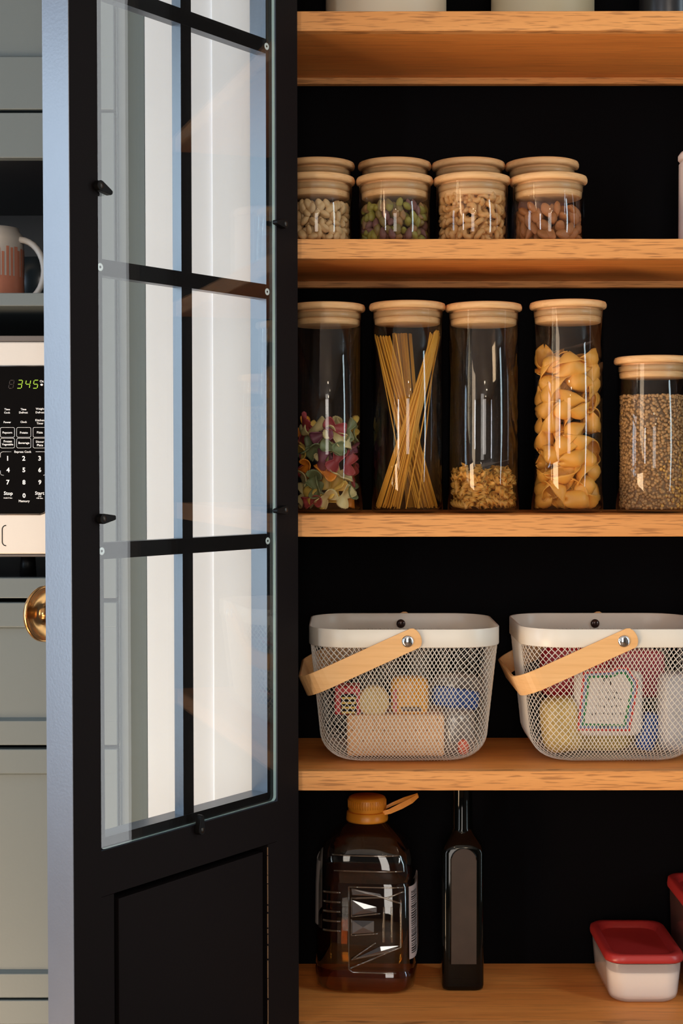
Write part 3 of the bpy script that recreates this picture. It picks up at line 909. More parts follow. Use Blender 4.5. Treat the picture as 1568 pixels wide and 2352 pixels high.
fill(bows, 'bow_pasta', {m_.name: m_.name.replace('bow_wide_', 'wide ').replace('bow_', '') + ' crimped bow pasta among the coloured bows in the jar by the door' for m_ in bows}, 'pasta', 'coloured bow pasta in the jar', jb, Z(968, YT3) - jb[3], 0.0245, 0.0185, 21, rot_fn=out_rot,
     weights=[6, 6, 5, 5, 5, 5, 4, 4, 3, 3, 3, 3], layers=2)
def shell_rot(r, ang):
    q = Matrix.Rotation(ang, 4, 'Z') @ Matrix.Rotation(PI / 2, 4, 'Y') @ Matrix.Rotation(PI + r.uniform(-0.7, 0.7), 4, 'X') @ Matrix.Rotation(r.uniform(0, 2 * PI), 4, 'Z')
    q = Matrix.Rotation(ang, 4, 'Z') @ Matrix.Rotation(-PI / 2 + r.uniform(-0.6, 0.6), 4, 'Y') @ Matrix.Rotation(PI / 2 + r.uniform(-1.0, 1.0), 4, 'Z') @ Matrix.Rotation(r.choice([0.0, 0.9, -1.0, 1.7, -1.7, PI]) + r.uniform(-0.5, 0.5), 4, 'X')
    return q.to_euler()
fill([shell_pasta('shell', SHELLM[0])], 'pasta_shell', 'large golden pasta shell inside the nearly full jar', 'pasta', 'pasta shells in the jar', jc, Z(815, YT3) - jc[3], 0.0270, 0.0200, 22, rot_fn=shell_rot, layers=2)
fill([fusilli_mesh('fusilli_twist', FUSM[0])], 'fusilli', 'golden twisted fusilli piece at the bottom of the jar', 'pasta', 'fusilli in the jar', jf, Z(1084, YT3) - jf[3], 0.0165, 0.0118, 23, layers=2)

def spaghetti():
    cx, cy, R, z0 = js
    L = 0.2425
    base = MB().tube([(0, 0, 0), (0, 0, L)], 0.00095, 6).mesh('spaghetti_strand', SPAG)
    r = random.Random(8)
    lab = 'thin golden spaghetti strand leaning in the jar of spaghetti'
    def strand(b, t, dz=0):
        b = Vector(b); t = Vector(t)
        for v in (b, t):
            d = math.hypot(v.x, v.y)
            if d > R - 0.002: v.x *= (R - 0.002) / d; v.y *= (R - 0.002) / d
        h = math.sqrt(max(0.01, L * L - (t - b).xy.length ** 2))
        p0 = Vector((cx + b.x, cy + b.y, z0 + 0.0012 + dz)); p1 = Vector((cx + t.x, cy + t.y, z0 + 0.0012 + h + dz))
        e = (p1 - p0).to_track_quat('Z', 'Y').to_euler()
        place(base, 'spaghetti', lab, 'pasta', 'spaghetti strands in the jar', p0, e)
    S = YT3 / F_PX
    def xx(px): return (px - 935) * S
    for i in range(64):      # front bundle, bottom left to top right
        a = r.random(); d = r.uniform(-1, 1)
        strand((xx(858 + 62 * a), -0.024 + 0.012 * d + 0.010 * r.random(), 0), (xx(988 + 30 * a), -0.020 + 0.012 * d, 0), r.uniform(-0.0004, 0.0060))
    for i in range(50):      # second bundle, top left to bottom right
        a = r.random(); d = r.uniform(-1, 1)
        strand((xx(953 + 52 * a), 0.006 + 0.010 * d, 0), (xx(853 + 42 * a), 0.004 + 0.010 * d, 0), r.uniform(-0.0004, 0.003))
    for i in range(34):      # strands at the back
        a = r.random(); d = r.uniform(-1, 1)
        strand((xx(932 + 48 * a), 0.026 + 0.009 * d, 0), (xx(900 + 48 * a), 0.028 + 0.009 * d, 0), r.uniform(-0.012, 0.0) * 0 + r.uniform(0, 0.001))
    for b, t in [((930, -0.03), (1012, 0.0)), ((958, -0.02), (1014, 0.02)), ((972, 0.01), (907, -0.026)), ((940, 0.02), (850, 0.01)), ((915, -0.03), (985, -0.028))]:
        strand((xx(b[0]), b[1], 0), (xx(t[0]), t[1], 0))
spaghetti()

def lentils():
    cx, cy, R, z0 = jl
    h = Z(912, YT3) - z0
    r = random.Random(4)
    t = bmesh.new()
    bmesh.ops.create_icosphere(t, subdivisions=1, radius=1.0)
    iv = np.array([v.co[:] for v in t.verts]); ifc = [[v.index for v in f.verts] for f in t.faces]
    t.free()
    V, Fc, MI = [], [], []
    def add(p, nvec, s, mi):
        q = Vector(nvec).to_track_quat('Z', 'Y').to_matrix()
        M = np.array(q)
        v = (iv * np.array([s, s, s * 0.62])) @ M.T + np.array(p)
        b = len(V)
        V.extend(v.tolist()); Fc.extend([[i + b for i in f] for f in ifc]); MI.extend([mi] * len(ifc))
    step = 0.0047
    rows = int(h / (step * 0.86))
    for row in range(rows):
        z = z0 + 0.003 + row * step * 0.86
        k = int(2 * PI * (R - 0.003) / step)
        ro = r.random()
        for i in range(k):
            a = 2 * PI * (i + ro + r.uniform(-0.5, 0.5)) / k
            rr = R - 0.0033 - r.uniform(0, 0.0016)
            front = math.sin(a) < -0.2
            py = 0
            px_f = 1497 + math.cos(a) * 83
            hz = (z - z0) / h
            yl = max(0.0, (px_f - 1490) / 80) * max(0.0, 0.62 - hz) * 1.25 if front else 0.02
            u = r.random()
            mi = 1 if u < yl + 0.012 else (2 if u < yl + 0.45 else 0)
            tilt = Vector((math.cos(a) + r.uniform(-.7, .7), math.sin(a) + r.uniform(-.7, .7), r.uniform(-.8, .8)))
            add((cx + rr * math.cos(a), cy + rr * math.sin(a), max(z0 + 0.002, z + r.uniform(-.0020, .0020))), tilt, r.uniform(0.0023, 0.0033), mi)
    rad = R - 0.004
    while rad > 0.002:
        k = int(2 * PI * rad / step)
        for i in range(k):
            a = 2 * PI * (i + r.random() * .6) / k
            add((cx + rad * math.cos(a), cy + rad * math.sin(a), z0 + h + r.uniform(-.001, .001)), (r.uniform(-.6, .6), r.uniform(-.6, .6), 1), 0.0027, 2 if r.random() < .4 else 0)
        rad -= step * 0.9
    # the mass behind
    seg, b = 32, len(V)
    rc = R - 0.0045
    for zz in (z0 + 0.001, z0 + h - 0.001):
        for kx in range(seg): V.append((cx + rc * math.cos(2 * PI * kx / seg), cy + rc * math.sin(2 * PI * kx / seg), zz))
    for kx in range(seg):
        Fc.append([b + kx, b + (kx + 1) % seg, b + seg + (kx + 1) % seg, b + seg + kx]); MI.append(3)
    Fc.append([b + seg + kx for kx in range(seg)]); MI.append(3)
    me = bpy.data.meshes.new('lentils')
    org = Vector((cx, cy, z0))
    me.from_pydata([tuple(Vector(p) - org) for p in V], [], Fc)
    for m in (mat('lentil_tan', (0.50, 0.28, 0.11), 0.55), mat('lentil_yellow', (0.72, 0.40, 0.10), 0.5), mat('lentil_brown', (0.37, 0.20, 0.08), 0.55), mat('lentil_mass', (0.2, 0.11, 0.05), 0.8)):
        me.materials.append(m)
    me.polygons.foreach_set('material_index', MI)
    me.polygons.foreach_set('use_smooth', [True] * len(me.polygons))
    o = bpy.data.objects.new('lentils', me); COL.objects.link(o); o.location = org
    props(o, 'brown lentils with a few yellow ones filling the medium jar', 'lentils', None, 'stuff')
lentils()

def slip(name, pts, th, m, label, cat):
    """a thin sheet through four corner points"""
    a, b, c, d = [Vector(p) for p in pts]
    n = (b - a).cross(d - a).normalized()
    f = lambda u, v, s: a.lerp(b, u).lerp(d.lerp(c, u), v) + n * (s * th + 0.0022 * math.sin(u * 5) * math.sin(v * 2.5))
    t = MB()
    t.grid(lambda u, v: f(u, v, 0.5), 8, 5); t.grid(lambda u, v: f(u, v, -0.5), 8, 5, flip=True)
    o = t.build(name, m, origin=tuple(a))
    return props(o, label, cat)
PAPER = mat('waxed_paper', (0.62, 0.42, 0.27), 0.55)
cx, cy, R, z0 = jc
slip('paper_slip', [(cx - 0.027, cy - 0.030, Z(813, cy)), (cx + 0.031, cy - 0.026, Z(786, cy)), (cx + 0.026, cy + 0.020, Z(790, cy)), (cx - 0.027, cy + 0.026, Z(812, cy))], 0.0005, FILM,
     'translucent packet scrap lying on top of the pasta shells', 'packet scrap')
cx, cy, R, z0 = jf
slip('paper_slip', [(cx - 0.004, cy - 0.028, Z(1073, cy)), (cx + 0.034, cy - 0.022, Z(1055, cy)), (cx + 0.030, cy + 0.015, Z(1056, cy)), (cx - 0.006, cy + 0.020, Z(1069, cy))], 0.0005, FILM,
     'translucent packet scrap lying on top of the fusilli', 'packet scrap')
cx, cy, R, z0 = jarA['almonds']
slip('paper_slip', [(cx - 0.040, cy + 0.014, Z(476, cy)), (cx + 0.030, cy + 0.022, Z(478, cy)), (cx + 0.026, cy + 0.024, Z(449, cy)), (cx - 0.036, cy + 0.018, Z(446, cy))], 0.0005, mat('brown_paper', (0.25, 0.08, 0.045), 0.6),
     'brown paper slip standing behind the almonds in their jar', 'paper slip')

# ---- canisters
def canister(name, px, y, z0, R, H, m, label, lidm=None, py=300, cat='canister', lid_h=0.02):
    cx = X(px, y, py)
    c = empty(name, (cx, y, z0), label=label, category=cat)
    MB().lathe([(0, 0.0003), (R - 0.006, 0.0003), (R - 0.001, 0.003), (R, 0.008), (R, H - lid_h - 0.004), (R - 0.003, H - lid_h), (0, H - lid_h)], (cx, y, z0), 64).build('body', m, c)
    MB().lathe([(0, H - lid_h), (R - 0.001, H - lid_h + 0.0005), (R + 0.0012, H - lid_h + 0.003), (R + 0.0012, H - 0.006), (R - 0.002, H - 0.0015), (R - 0.006, H), (0, H)], (cx, y, z0), 64).build('lid', lidm or m, c)
z1 = SH[0][0]
canister('canister', 887, 2.125, z1, 0.0832, 0.17, mat('cream_ceramic', (0.66, 0.55, 0.40), 0.5), 'wide cream ceramic canister on the top shelf', BAMBOO, py=20)
canister('canister', 1246.5, 2.125, z1, 0.0707, 0.16, mat('khaki_ceramic', (0.50, 0.42, 0.27), 0.5), 'narrower beige canister right of the wide cream one', BAMBOO, py=20)
canister('flask', 1532, 2.13, z1, 0.038, 0.22, mat('dark_grey_metal', (0.05, 0.05, 0.055), 0.3, 0.6), 'dark grey metal flask at the end of the top shelf', None, py=20, cat='flask')
yc = 2.10
canister('canister', 1561 + 78, yc, SH[1][0], 0.047, Z(341, yc - 0.02) - SH[1][0], mat('speckled_white', (0.70, 0.58, 0.54), 0.5, vary=0.06, vary_scale=400), 'pale pinkish white canister at the right end of the jar shelf', None, py=450, lid_h=0.0135)

# ------------------------------------------------------------------ mesh baskets with bentwood handles
def rr_point(s, hx, hy, rc):
    """point on a rounded rectangle, s in 0..1, fixed share per side so that levels line up"""
    WX, WY, WC = 0.19, 0.165, 0.0725     # straight x, straight y, corner shares: 2*(WX+WY)+4*WC = 1
    s = s % 1.0
    segs = [('x', -1, WX), ('c', 0, WC), ('y', 1, WY), ('c', 1, WC), ('x', 1, WX), ('c', 2, WC), ('y', -1, WY), ('c', 3, WC)]
    ax, ay = hx - rc, hy - rc
    for i, (k, q, w) in enumerate(segs):
        if s <= w or i == 7:
            t = min(1.0, s / w)
            if k == 'x': return ((-ax + 2 * ax * t) if q < 0 else (ax - 2 * ax * t), q * hy)
            if k == 'y': return (q * hx, (-ay + 2 * ay * t) if q > 0 else (ay - 2 * ay * t))
            c = [(ax, -ay, -PI / 2), (ax, ay, 0), (-ax, ay, PI / 2), (-ax, -ay, PI)][q]
            a = c[2] + PI / 2 * t
            return (c[0] + rc * math.cos(a), c[1] + rc * math.sin(a))
        s -= w
BY = 2.1315                      # basket centre, depth
BHX, BHY, BRC = 0.1290, 0.1145, 0.055
z4 = SH[3][0]
zr1 = Z(1446, BY - BHY); zr0 = Z(1488, BY - BHY)
def basket(px, label):
    cx = X(px, BY, 1420)
    b = empty('wire_basket', (cx, BY, z4), label=label, category='basket', group='white mesh baskets')
    LP = lambda s, hx, hy, rc, z: (cx + rr_point(s, hx, hy, rc)[0], BY + rr_point(s, hx, hy, rc)[1], z)
    # rim band
    rim = MB()
    N = 96
    th = 0.0016
    prof = [(0.0, zr0), (0.0004, zr0 + 0.001), (0.0004, zr1 - 0.0006), (0.0, zr1), (-th, zr1), (-th - 0.0004, zr1 - 0.0006), (-th - 0.0004, zr0 + 0.001), (-th, zr0)]
    def fr(u, v):
        o, z = prof[int(round(v * 8)) % 8]
        return LP(u, BHX + o, BHY + o, BRC + o, z)
    rim.grid(fr, N, 8, closed_u=True, closed_v=True)
    rim.build('rim', CREAM_ENAMEL, b)
    # wire mesh: two families of slanted strands down the wall and round the bottom edge
    rb = 0.042
    zb = z4 + 0.0012
    wall = zr0 + 0.002 - (zb + rb)
    arc = rb * PI / 2
    T = wall + arc
    def surf(s, d):
        if d < wall:
            k = d / wall
            o = -0.0022 - 0.0125 * k
            return LP(s, BHX + o, BHY + o, BRC + o * 0.4, zr0 + 0.002 - d)
        a = (d - wall) / rb
        o = -0.0147 - rb * (1 - math.cos(a))
        return LP(s, BHX + o, BHY + o, max(0.008, BRC - 0.006 - 0.6 * rb * (1 - math.cos(a))), zb + rb * (1 - math.sin(a)))
    NS, SEG = 132, 26
    cell_h = 0.0092
    adv = T / cell_h / NS
    V, Fc = [], []
    wr = 0.00063
    for sgn in (1, -1):
        for k in range(NS):
            base = len(V)
            P = [Vector(surf((k + 0.25) / NS + sgn * adv * i / SEG * 0.5 * 2, T * i / SEG)) for i in range(SEG + 1)]
            for i, p in enumerate(P):
                tg = (P[min(SEG, i + 1)] - P[max(0, i - 1)]).normalized()
                rad = Vector((p.x - cx, (p.y - BY), (p.z - (zb + 0.09)) * 0.8)).normalized()
                n = (rad - tg * rad.dot(tg)).normalized(); bi = tg.cross(n)
                off = n * (0.0004 * sgn)
                for q in ((1, 0), (0, 1), (-1, 0), (0, -1)):
                    V.append(tuple(p + off + n * q[0] * wr * 0.7 + bi * q[1] * wr))
            for i in range(SEG):
                for q in range(4):
                    a0, a1 = base + i * 4 + q, base + i * 4 + (q + 1) % 4
                    Fc.append((a0, a1, a1 + 4, a0 + 4))
    me = bpy.data.meshes.new('mesh_wall')
    me.from_pydata([tuple(Vector(v) - Vector((cx, BY, z4))) for v in V], [], Fc)
    me.polygons.foreach_set('use_smooth', [True] * len(me.polygons))
    me.materials.append(CREAM_ENAMEL)
    o = bpy.data.objects.new('mesh_wall', me); COL.objects.link(o); o.parent = b; o['kind'] = 'stuff'
    fl = MB()
    oo = -0.0147 - rb
    fl.prism([rr_point(i / 64, BHX + oo, BHY + oo, 0.02) for i in range(64)], lambda a, c, d: (cx + a, BY + c, zb - 0.0006 + d), 0.0014)
    fl.build('base', CREAM_ENAMEL, b)
    # handle: a bent strip pivoting on two rivets, let down to the left
    pivx = cx + X(933, BY - BHY) - X(923, BY, 1420) + 0.0015
    pz = Z(1472.5, BY - BHY)
    al = math.radians(24.5)
    a_ = Vector((-math.cos(al), 0, -math.sin(al)))
    wdir = Vector((-math.sin(al), 0, math.cos(al)))
    yf, ybk = BY - BHY - 0.0036, BY + BHY + 0.0032
    rcn = 0.034
    Lh = (pivx - (cx - BHX - 0.0068)) / math.cos(al)
    path = [(-0.020, yf)]
    path += [(Lh * t / 6 * 0.77, yf) for t in range(0, 7)]
    for k in range(9):
        a = -PI / 2 + PI / 2 * k / 8
        path.append((Lh - rcn + rcn * math.cos(a), yf + rcn + rcn * math.sin(a)))
    for k in range(9):
        a = PI / 2 * k / 8
        path.append((Lh - rcn + rcn * math.cos(a), ybk - rcn + rcn * math.sin(a)))
    path += [(Lh * (6 - t) / 6 * 0.77, ybk) for t in range(0, 7)] + [(-0.020, ybk)]
    piv = Vector((pivx, 0, pz))
    n = len(path)
    tv = bmesh.new()
    hw, ht = 0.0141, 0.0016
    # rounded end: extra slices with shrinking width
    sl = []
    for i, (a, y) in enumerate(path): sl.append((a, y, 1.0))
    ends = [(-0.020 - hw * math.sin(q) * 0.62, math.cos(q)) for q in (0.5, 0.95, 1.25, 1.45)]
    sl = [(a, yf, w) for a, w in reversed(ends)] + sl + [(a, ybk, w) for a, w in ends]
    sl = [((a + 0.010) if a < 0 else a, y, w) for a, y, w in sl]
    rows = []
    for i, (a, y, w) in enumerate(sl):
        p0 = sl[max(0, i - 1)]; p1 = sl[min(len(sl) - 1, i + 1)]
        d = Vector((p1[0] - p0[0], p1[1] - p0[1]))
        d = d.normalized() if d.length > 1e-9 else Vector((1, 0))
        nn = Vector((d.y, -d.x))            # outward in the handle plane
        row = []
        for (sw, so) in ((1, 1), (1, -1), (-1, -1), (-1, 1)):
            aa, yy = a + nn.x * ht * so, y + nn.y * ht * so
            row.append(tv.verts.new(piv + a_ * aa + Vector((0, yy, 0)) + wdir * hw * w * sw))
        rows.append(row)
    for A, B in zip(rows, rows[1:]):
        for q in range(4): tv.faces.new([A[q], A[(q + 1) % 4], B[(q + 1) % 4], B[q]])
    tv.faces.new(rows[0][::-1]); tv.faces.new(rows[-1])
    bmesh.ops.recalc_face_normals(tv, faces=tv.faces)
    bmesh.ops.bevel(tv, geom=[e for e in tv.edges if len(e.link_faces) == 2 and e.calc_face_angle(0) > 1.2], offset=0.0006, segments=2, affect='EDGES', clamp_overlap=True)
    h = MB(); h._add(tv, 0)
    for f in h.bm.faces: f.smooth = False
    hd = h.build('handle', BENTWOOD, b, label='pale bentwood handle')
    for y, sg, mt, nm in ((yf - ht, 1, CHROME, 'rivet'), (ybk - ht - 0.0052, 1, mat('dark_rivet', (0.06, 0.035, 0.03), 0.15, 0.5), 'rivet')):
        t = MB()
        t.lathe([(0.0082 if mt is CHROME else 0.0066, 0), (0.0080 if mt is CHROME else 0.0062, 0.0012), (0.005, 0.0024), (0, 0.003)], seg=24, M=Matrix.Translation((pivx, y, pz)) @ Matrix.Rotation(PI / 2, 4, 'X'))
        t.build(nm, mt, hd)
    return cx
bx1 = basket(923, 'white mesh basket with bentwood handle holding snack packs, beside the open door')
bx2 = basket(1392, 'white mesh basket with bentwood handle holding a bag with a bordered label')

# ---- things inside the baskets
def pillow(name, px0, px1, py0, py1, y, depth, m, label, cat, rot=0.0, power=3.0, crumple=0.0, seed=1, nu=28, nv=18):
    """a soft packet: pixel box at depth y, rounded, with crumpled faces"""
    c0, c1 = W(px0, py1, y), W(px1, py0, y)
    c = (c0 + c1) / 2
    hx, hz, hy = (c1.x - c0.x) / 2, (c1.z - c0.z) / 2, depth / 2
    r = random.Random(seed)
    ph = [r.uniform(0, 6) for _ in range(6)]
    def fn(u, v):
        a = 2 * PI * u; b = PI * (v - 0.5)
        sg = lambda t, p: math.copysign(abs(t) ** p, t)
        e = 2 / power
        x = sg(math.cos(b), e) * sg(math.cos(a), e); yy = sg(math.cos(b), e) * sg(math.sin(a), 1.0); z = sg(math.sin(b), e)
        k = 1 + crumple * (math.sin(5 * x + 4 * z + ph[0]) + math.sin(9 * z - 6 * x + ph[1]) + 0.6 * math.sin(14 * x + 3 * z + ph[2]))
        return Vector((x * hx, yy * hy * k, z * hz))
    M = Matrix.Translation(c) @ Matrix.Rotation(rot, 4, 'Y')
    t = MB().grid(fn, nu, nv, closed_u=True, M=M)
    o = t.build(name, m, origin=tuple(c), recalc=True)
    return props(o, label, cat), c
def pxbox(name, px0, px1, py0, py1, y0, y1, mats, label, cat, bevel=0.002):
    a, b = W(px0, py1, y0), W(px1, py0, y0)
    t = MB().box((a.x, y0, a.z), (b.x, y1, b.z), bevel)
    o = t.build(name, mats, origin=(a.x, y0, a.z))
    return props(o, label, cat)
def dots_mat(name, base, dot, pitch, rad):
    m = bpy.data.materials.new(name); m.use_nodes = True
    nt = m.node_tree; b = nt.nodes['Principled BSDF']; b.inputs['Roughness'].default_value = 0.6
    tc = nt.nodes.new('ShaderNodeTexCoord')
    sp = nt.nodes.new('ShaderNodeSeparateXYZ'); nt.links.new(tc.outputs['Object'], sp.inputs[0])
    def axis(o):
        d = nt.nodes.new('ShaderNodeMath'); d.operation = 'DIVIDE'; d.inputs[1].default_value = pitch; nt.links.new(o, d.inputs[0])
        f = nt.nodes.new('ShaderNodeMath'); f.operation = 'FRACT'; nt.links.new(d.outputs[0], f.inputs[0])
        s = nt.nodes.new('ShaderNodeMath'); s.operation = 'SUBTRACT'; s.inputs[1].default_value = 0.5; nt.links.new(f.outputs[0], s.inputs[0])
        p = nt.nodes.new('ShaderNodeMath'); p.operation = 'POWER'; p.inputs[1].default_value = 2; nt.links.new(s.outputs[0], p.inputs[0])
        return p.outputs[0]
    ad = nt.nodes.new('ShaderNodeMath'); ad.operation = 'ADD'
    nt.links.new(axis(sp.outputs[0]), ad.inputs[0]); nt.links.new(axis(sp.outputs[2]), ad.inputs[1])
    lt = nt.nodes.new('ShaderNodeMath'); lt.operation = 'LESS_THAN'; lt.inputs[1].default_value = (rad / pitch) ** 2
    nt.links.new(ad.outputs[0], lt.inputs[0])
    mx = nt.nodes.new('ShaderNodeMix'); mx.data_type = 'RGBA'
    mx.inputs['A'].default_value = (*base, 1); mx.inputs['B'].default_value = (*dot, 1)
    nt.links.new(lt.outputs[0], mx.inputs['Factor']); nt.links.new(mx.outputs['Result'], b.inputs['Base Color'])
    return m
YI = 2.062
pb_ = W(790, 1732, YI + 0.03).z
pxbox('cracker_pack', 796, 1020, 1643, 1738, YI + 0.004, YI + 0.085, dots_mat('cracker', (0.84, 0.46, 0.22), (0.42, 0.2, 0.09), 0.0145, 0.0013), 'long pale cracker pack lying at the bottom of the left basket', 'crackers', 0.004)
RED = mat('red_print', (0.58, 0.03, 0.03), 0.4); YEL = mat('yellow_print', (0.75, 0.45, 0.06), 0.4)
o = pxbox('red_pack', 768, 826, 1577, 1642, YI + 0.012, YI + 0.05, [RED], 'small red pack with yellow bars on the cracker pack', 'pack')
def face_strip(o, px0, px1, py0, py1, y, m, name):
    a, b = W(px0, py1, y), W(px1, py0, y)
    t = MB().box((a.x, y - 0.0005, a.z), (b.x, y, b.z))
    M = Matrix.Translation(o.location)
    bmesh.ops.transform(t.bm, matrix=M.inverted(), verts=t.bm.verts)
    t.build(name, m, o, local=True)
face_strip(o, 782, 818, 1594, 1640, YI + 0.0115, CLIPBLACK, 'print_panel')
for q in range(4): face_strip(o, 784, 816, 1601 + q * 11, 1606 + q * 11, YI + 0.0108, YEL, 'print_bar')
# round wrapped biscuit standing on edge
c = W(858, 1612, YI + 0.012)
t = MB().lathe([(0, 0), (0.0185, 0), (0.0208, 0.0018), (0.0212, 0.005), (0.0212, 0.016), (0.0208, 0.019), (0.0185, 0.021), (0, 0.021)], seg=40, M=Matrix.Translation(c + Vector((0, 0.020, 0))) @ Matrix.Rotation(PI / 2, 4, 'X'))
wh = t.build('round_biscuit', mat('pale_biscuit', (0.80, 0.55, 0.22), 0.5, vary=0.06, vary_scale=120), origin=tuple(c))
props(wh, 'pale yellow round biscuit pack beside the small red pack', 'biscuit')
o, c = pillow('orange_pack', 896, 984, 1553, 1642, YI + 0.03, 0.035, mat('orange_wrap', (0.88, 0.36, 0.03), 0.3), 'orange wrapped snack pack right of the round biscuit', 'pack', power=5, crumple=0.02)
face_strip(o, 902, 911, 1584, 1636, YI + 0.0118, mat('pink_print', (0.65, 0.12, 0.10), 0.4), 'print_stripe')
face_strip(o, 920, 966, 1624, 1634, YI + 0.0118, mat('brown_print', (0.14, 0.06, 0.03), 0.4), 'print_stripe')
BAGW = glass('white_film_bag', (0.9, 0.9, 0.9), (0.7, 0.7, 0.7), 0.08, rough=0.15, haze=0.45, haze_col=(0.62, 0.57, 0.54))
pillow('clear_bag', 985, 1108, 1545, 1640, YI + 0.085, 0.03, BAGW, 'clear crumpled bag with a blue stripe in the left basket', 'bag', crumple=0.09, seed=3)
o, c = pillow('blue_pack', 990, 1100, 1580, 1626, YI + 0.045, 0.012, mat('blue_print', (0.02, 0.07, 0.30), 0.35), 'blue and white packet tilted above the clear bag', 'packet', rot=math.radians(8), power=6, crumple=0.03, seed=4)
pillow('clear_bag', 1012, 1090, 1624, 1731, YI + 0.035, 0.05, BAGW, 'whitish plastic bag standing right of the cracker pack', 'bag', crumple=0.08, seed=5, power=4)
pillow('red_sweet', 1050, 1076, 1698, 1734, YI + 0.004, 0.012, mat('salmon_wrap', (0.70, 0.14, 0.08), 0.4), 'small red wrapped piece at the bottom of the left basket', 'sweet', power=2.5, seed=6)

YI2 = 2.062
pillow('noodle_bag', 1240, 1334, 1600, 1726, YI2 + 0.028, 0.05, mat('noodle_yellow', (0.62, 0.42, 0.13), 0.35, vary=0.35, vary_scale=90), 'yellow bag of noodles at the left of the right basket', 'bag', crumple=0.08, seed=7, rot=-0.1, power=4)
pillow('noodle_bag', 1290, 1455, 1620, 1722, YI2 + 0.065, 0.055, mat('noodle_yellow'), 'yellow bag behind the bordered label in the right basket', 'bag', crumple=0.08, seed=17, power=4)
pillow('red_pouch', 1238, 1405, 1484, 1600, YI2 + 0.110, 0.035, mat('deep_red_wrap', (0.42, 0.015, 0.025), 0.3), 'deep red pouch standing at the back of the right basket', 'pouch', crumple=0.06, seed=8, power=6)
pillow('pink_pouch', 1400, 1525, 1492, 1600, YI2 + 0.100, 0.035, mat('pink_wrap', (0.48, 0.06, 0.09), 0.35), 'pinkish red pouch behind the bordered label', 'pouch', crumple=0.06, seed=9, power=6)
lb, c = pillow('labelled_bag', 1316, 1474, 1540, 1688, YI2 + 0.022, 0.03, mat('bag_white', (0.66, 0.58, 0.54), 0.45), 'white bag with a red blue and green bordered label in the right basket', 'bag', power=9, crumple=0.0, seed=10)
def label_poly(d):
    return pxpoly([(1326 + d, 1680 - d), (1340 + d, 1545 + d * 0.9), (1408, 1541 + d), (1418 + d * 0.3, 1534 + d), (1442 - d * 0.5, 1534 + d), (1466 - d, 1565 + d * 0.4), (1466 - d, 1585), (1448 - d, 1682 - d)], YI2)
for q, (d, m, nm) in enumerate([(0, mat('label_red', (0.62, 0.03, 0.02), 0.5), 'label_border'), (5, mat('label_blue', (0.20, 0.24, 0.42), 0.5), 'label_border'), (11, mat('label_green', (0.02, 0.22, 0.06), 0.5), 'label_border'), (16.5, mat('label_cream', (0.74, 0.66, 0.62), 0.55), 'label_face')]):
    yy = YI2 + 0.0065 - q * 0.0004
    t = MB().prism(label_poly(d), FRONT(yy), 0.0003)
    bmesh.ops.transform(t.bm, matrix=Matrix.Translation(lb.location).inverted(), verts=t.bm.verts)
    t.build(nm, m, lb, local=True)
# hand-written lines: short broken strokes
wr = MB(); r = random.Random(12)
def scribble(x0, x1, y, hgt, n):
    for i in range(n):
        x = x0 + (x1 - x0) * (i + r.uniform(0.1, 0.5)) / n
        P = [W(x + r.uniform(-1.5, 1.5), y + r.uniform(-hgt, hgt) / 2, YI2 + 0.0046) for _ in range(3)]
        wr.tube(P, 0.00045, 4)
scribble(1374, 1420, 1590, 7, 7); scribble(1368, 1430, 1605, 8, 9); scribble(1366, 1426, 1622, 8, 10); scribble(1352, 1436, 1640, 9, 13); scribble(1376, 1416, 1656, 6, 6); scribble(1372, 1398, 1669, 9, 6)
for P in ([(1384, 1548), (1386, 1572)], [(1384, 1560), (1400, 1556)], [(1398, 1552), (1402, 1574)]):
    wr.tube([W(a, b_, YI2 + 0.0046) for a, b_ in P], 0.0007, 4)
bmesh.ops.transform(wr.bm, matrix=Matrix.Translation(lb.location).inverted(), verts=wr.bm.verts)
wr.build('handwriting', mat('black_ink', (0.02, 0.015, 0.015), 0.6), lb, local=True)
pillow('blue_packet', 1464, 1512, 1636, 1724, YI2 + 0.035, 0.022, mat('blue_print'), 'dark blue packet leaning right of the bordered label', 'packet', rot=0.25, crumple=0.05, seed=11, power=5)
pillow('white_bag', 1508, 1588, 1545, 1724, YI2 + 0.030, 0.045, mat('grey_white_bag', (0.50, 0.47, 0.48), 0.35, vary=0.25, vary_scale=60), 'greyish white crumpled bag at the right of the right basket', 'bag', crumple=0.10, seed=13, power=5)

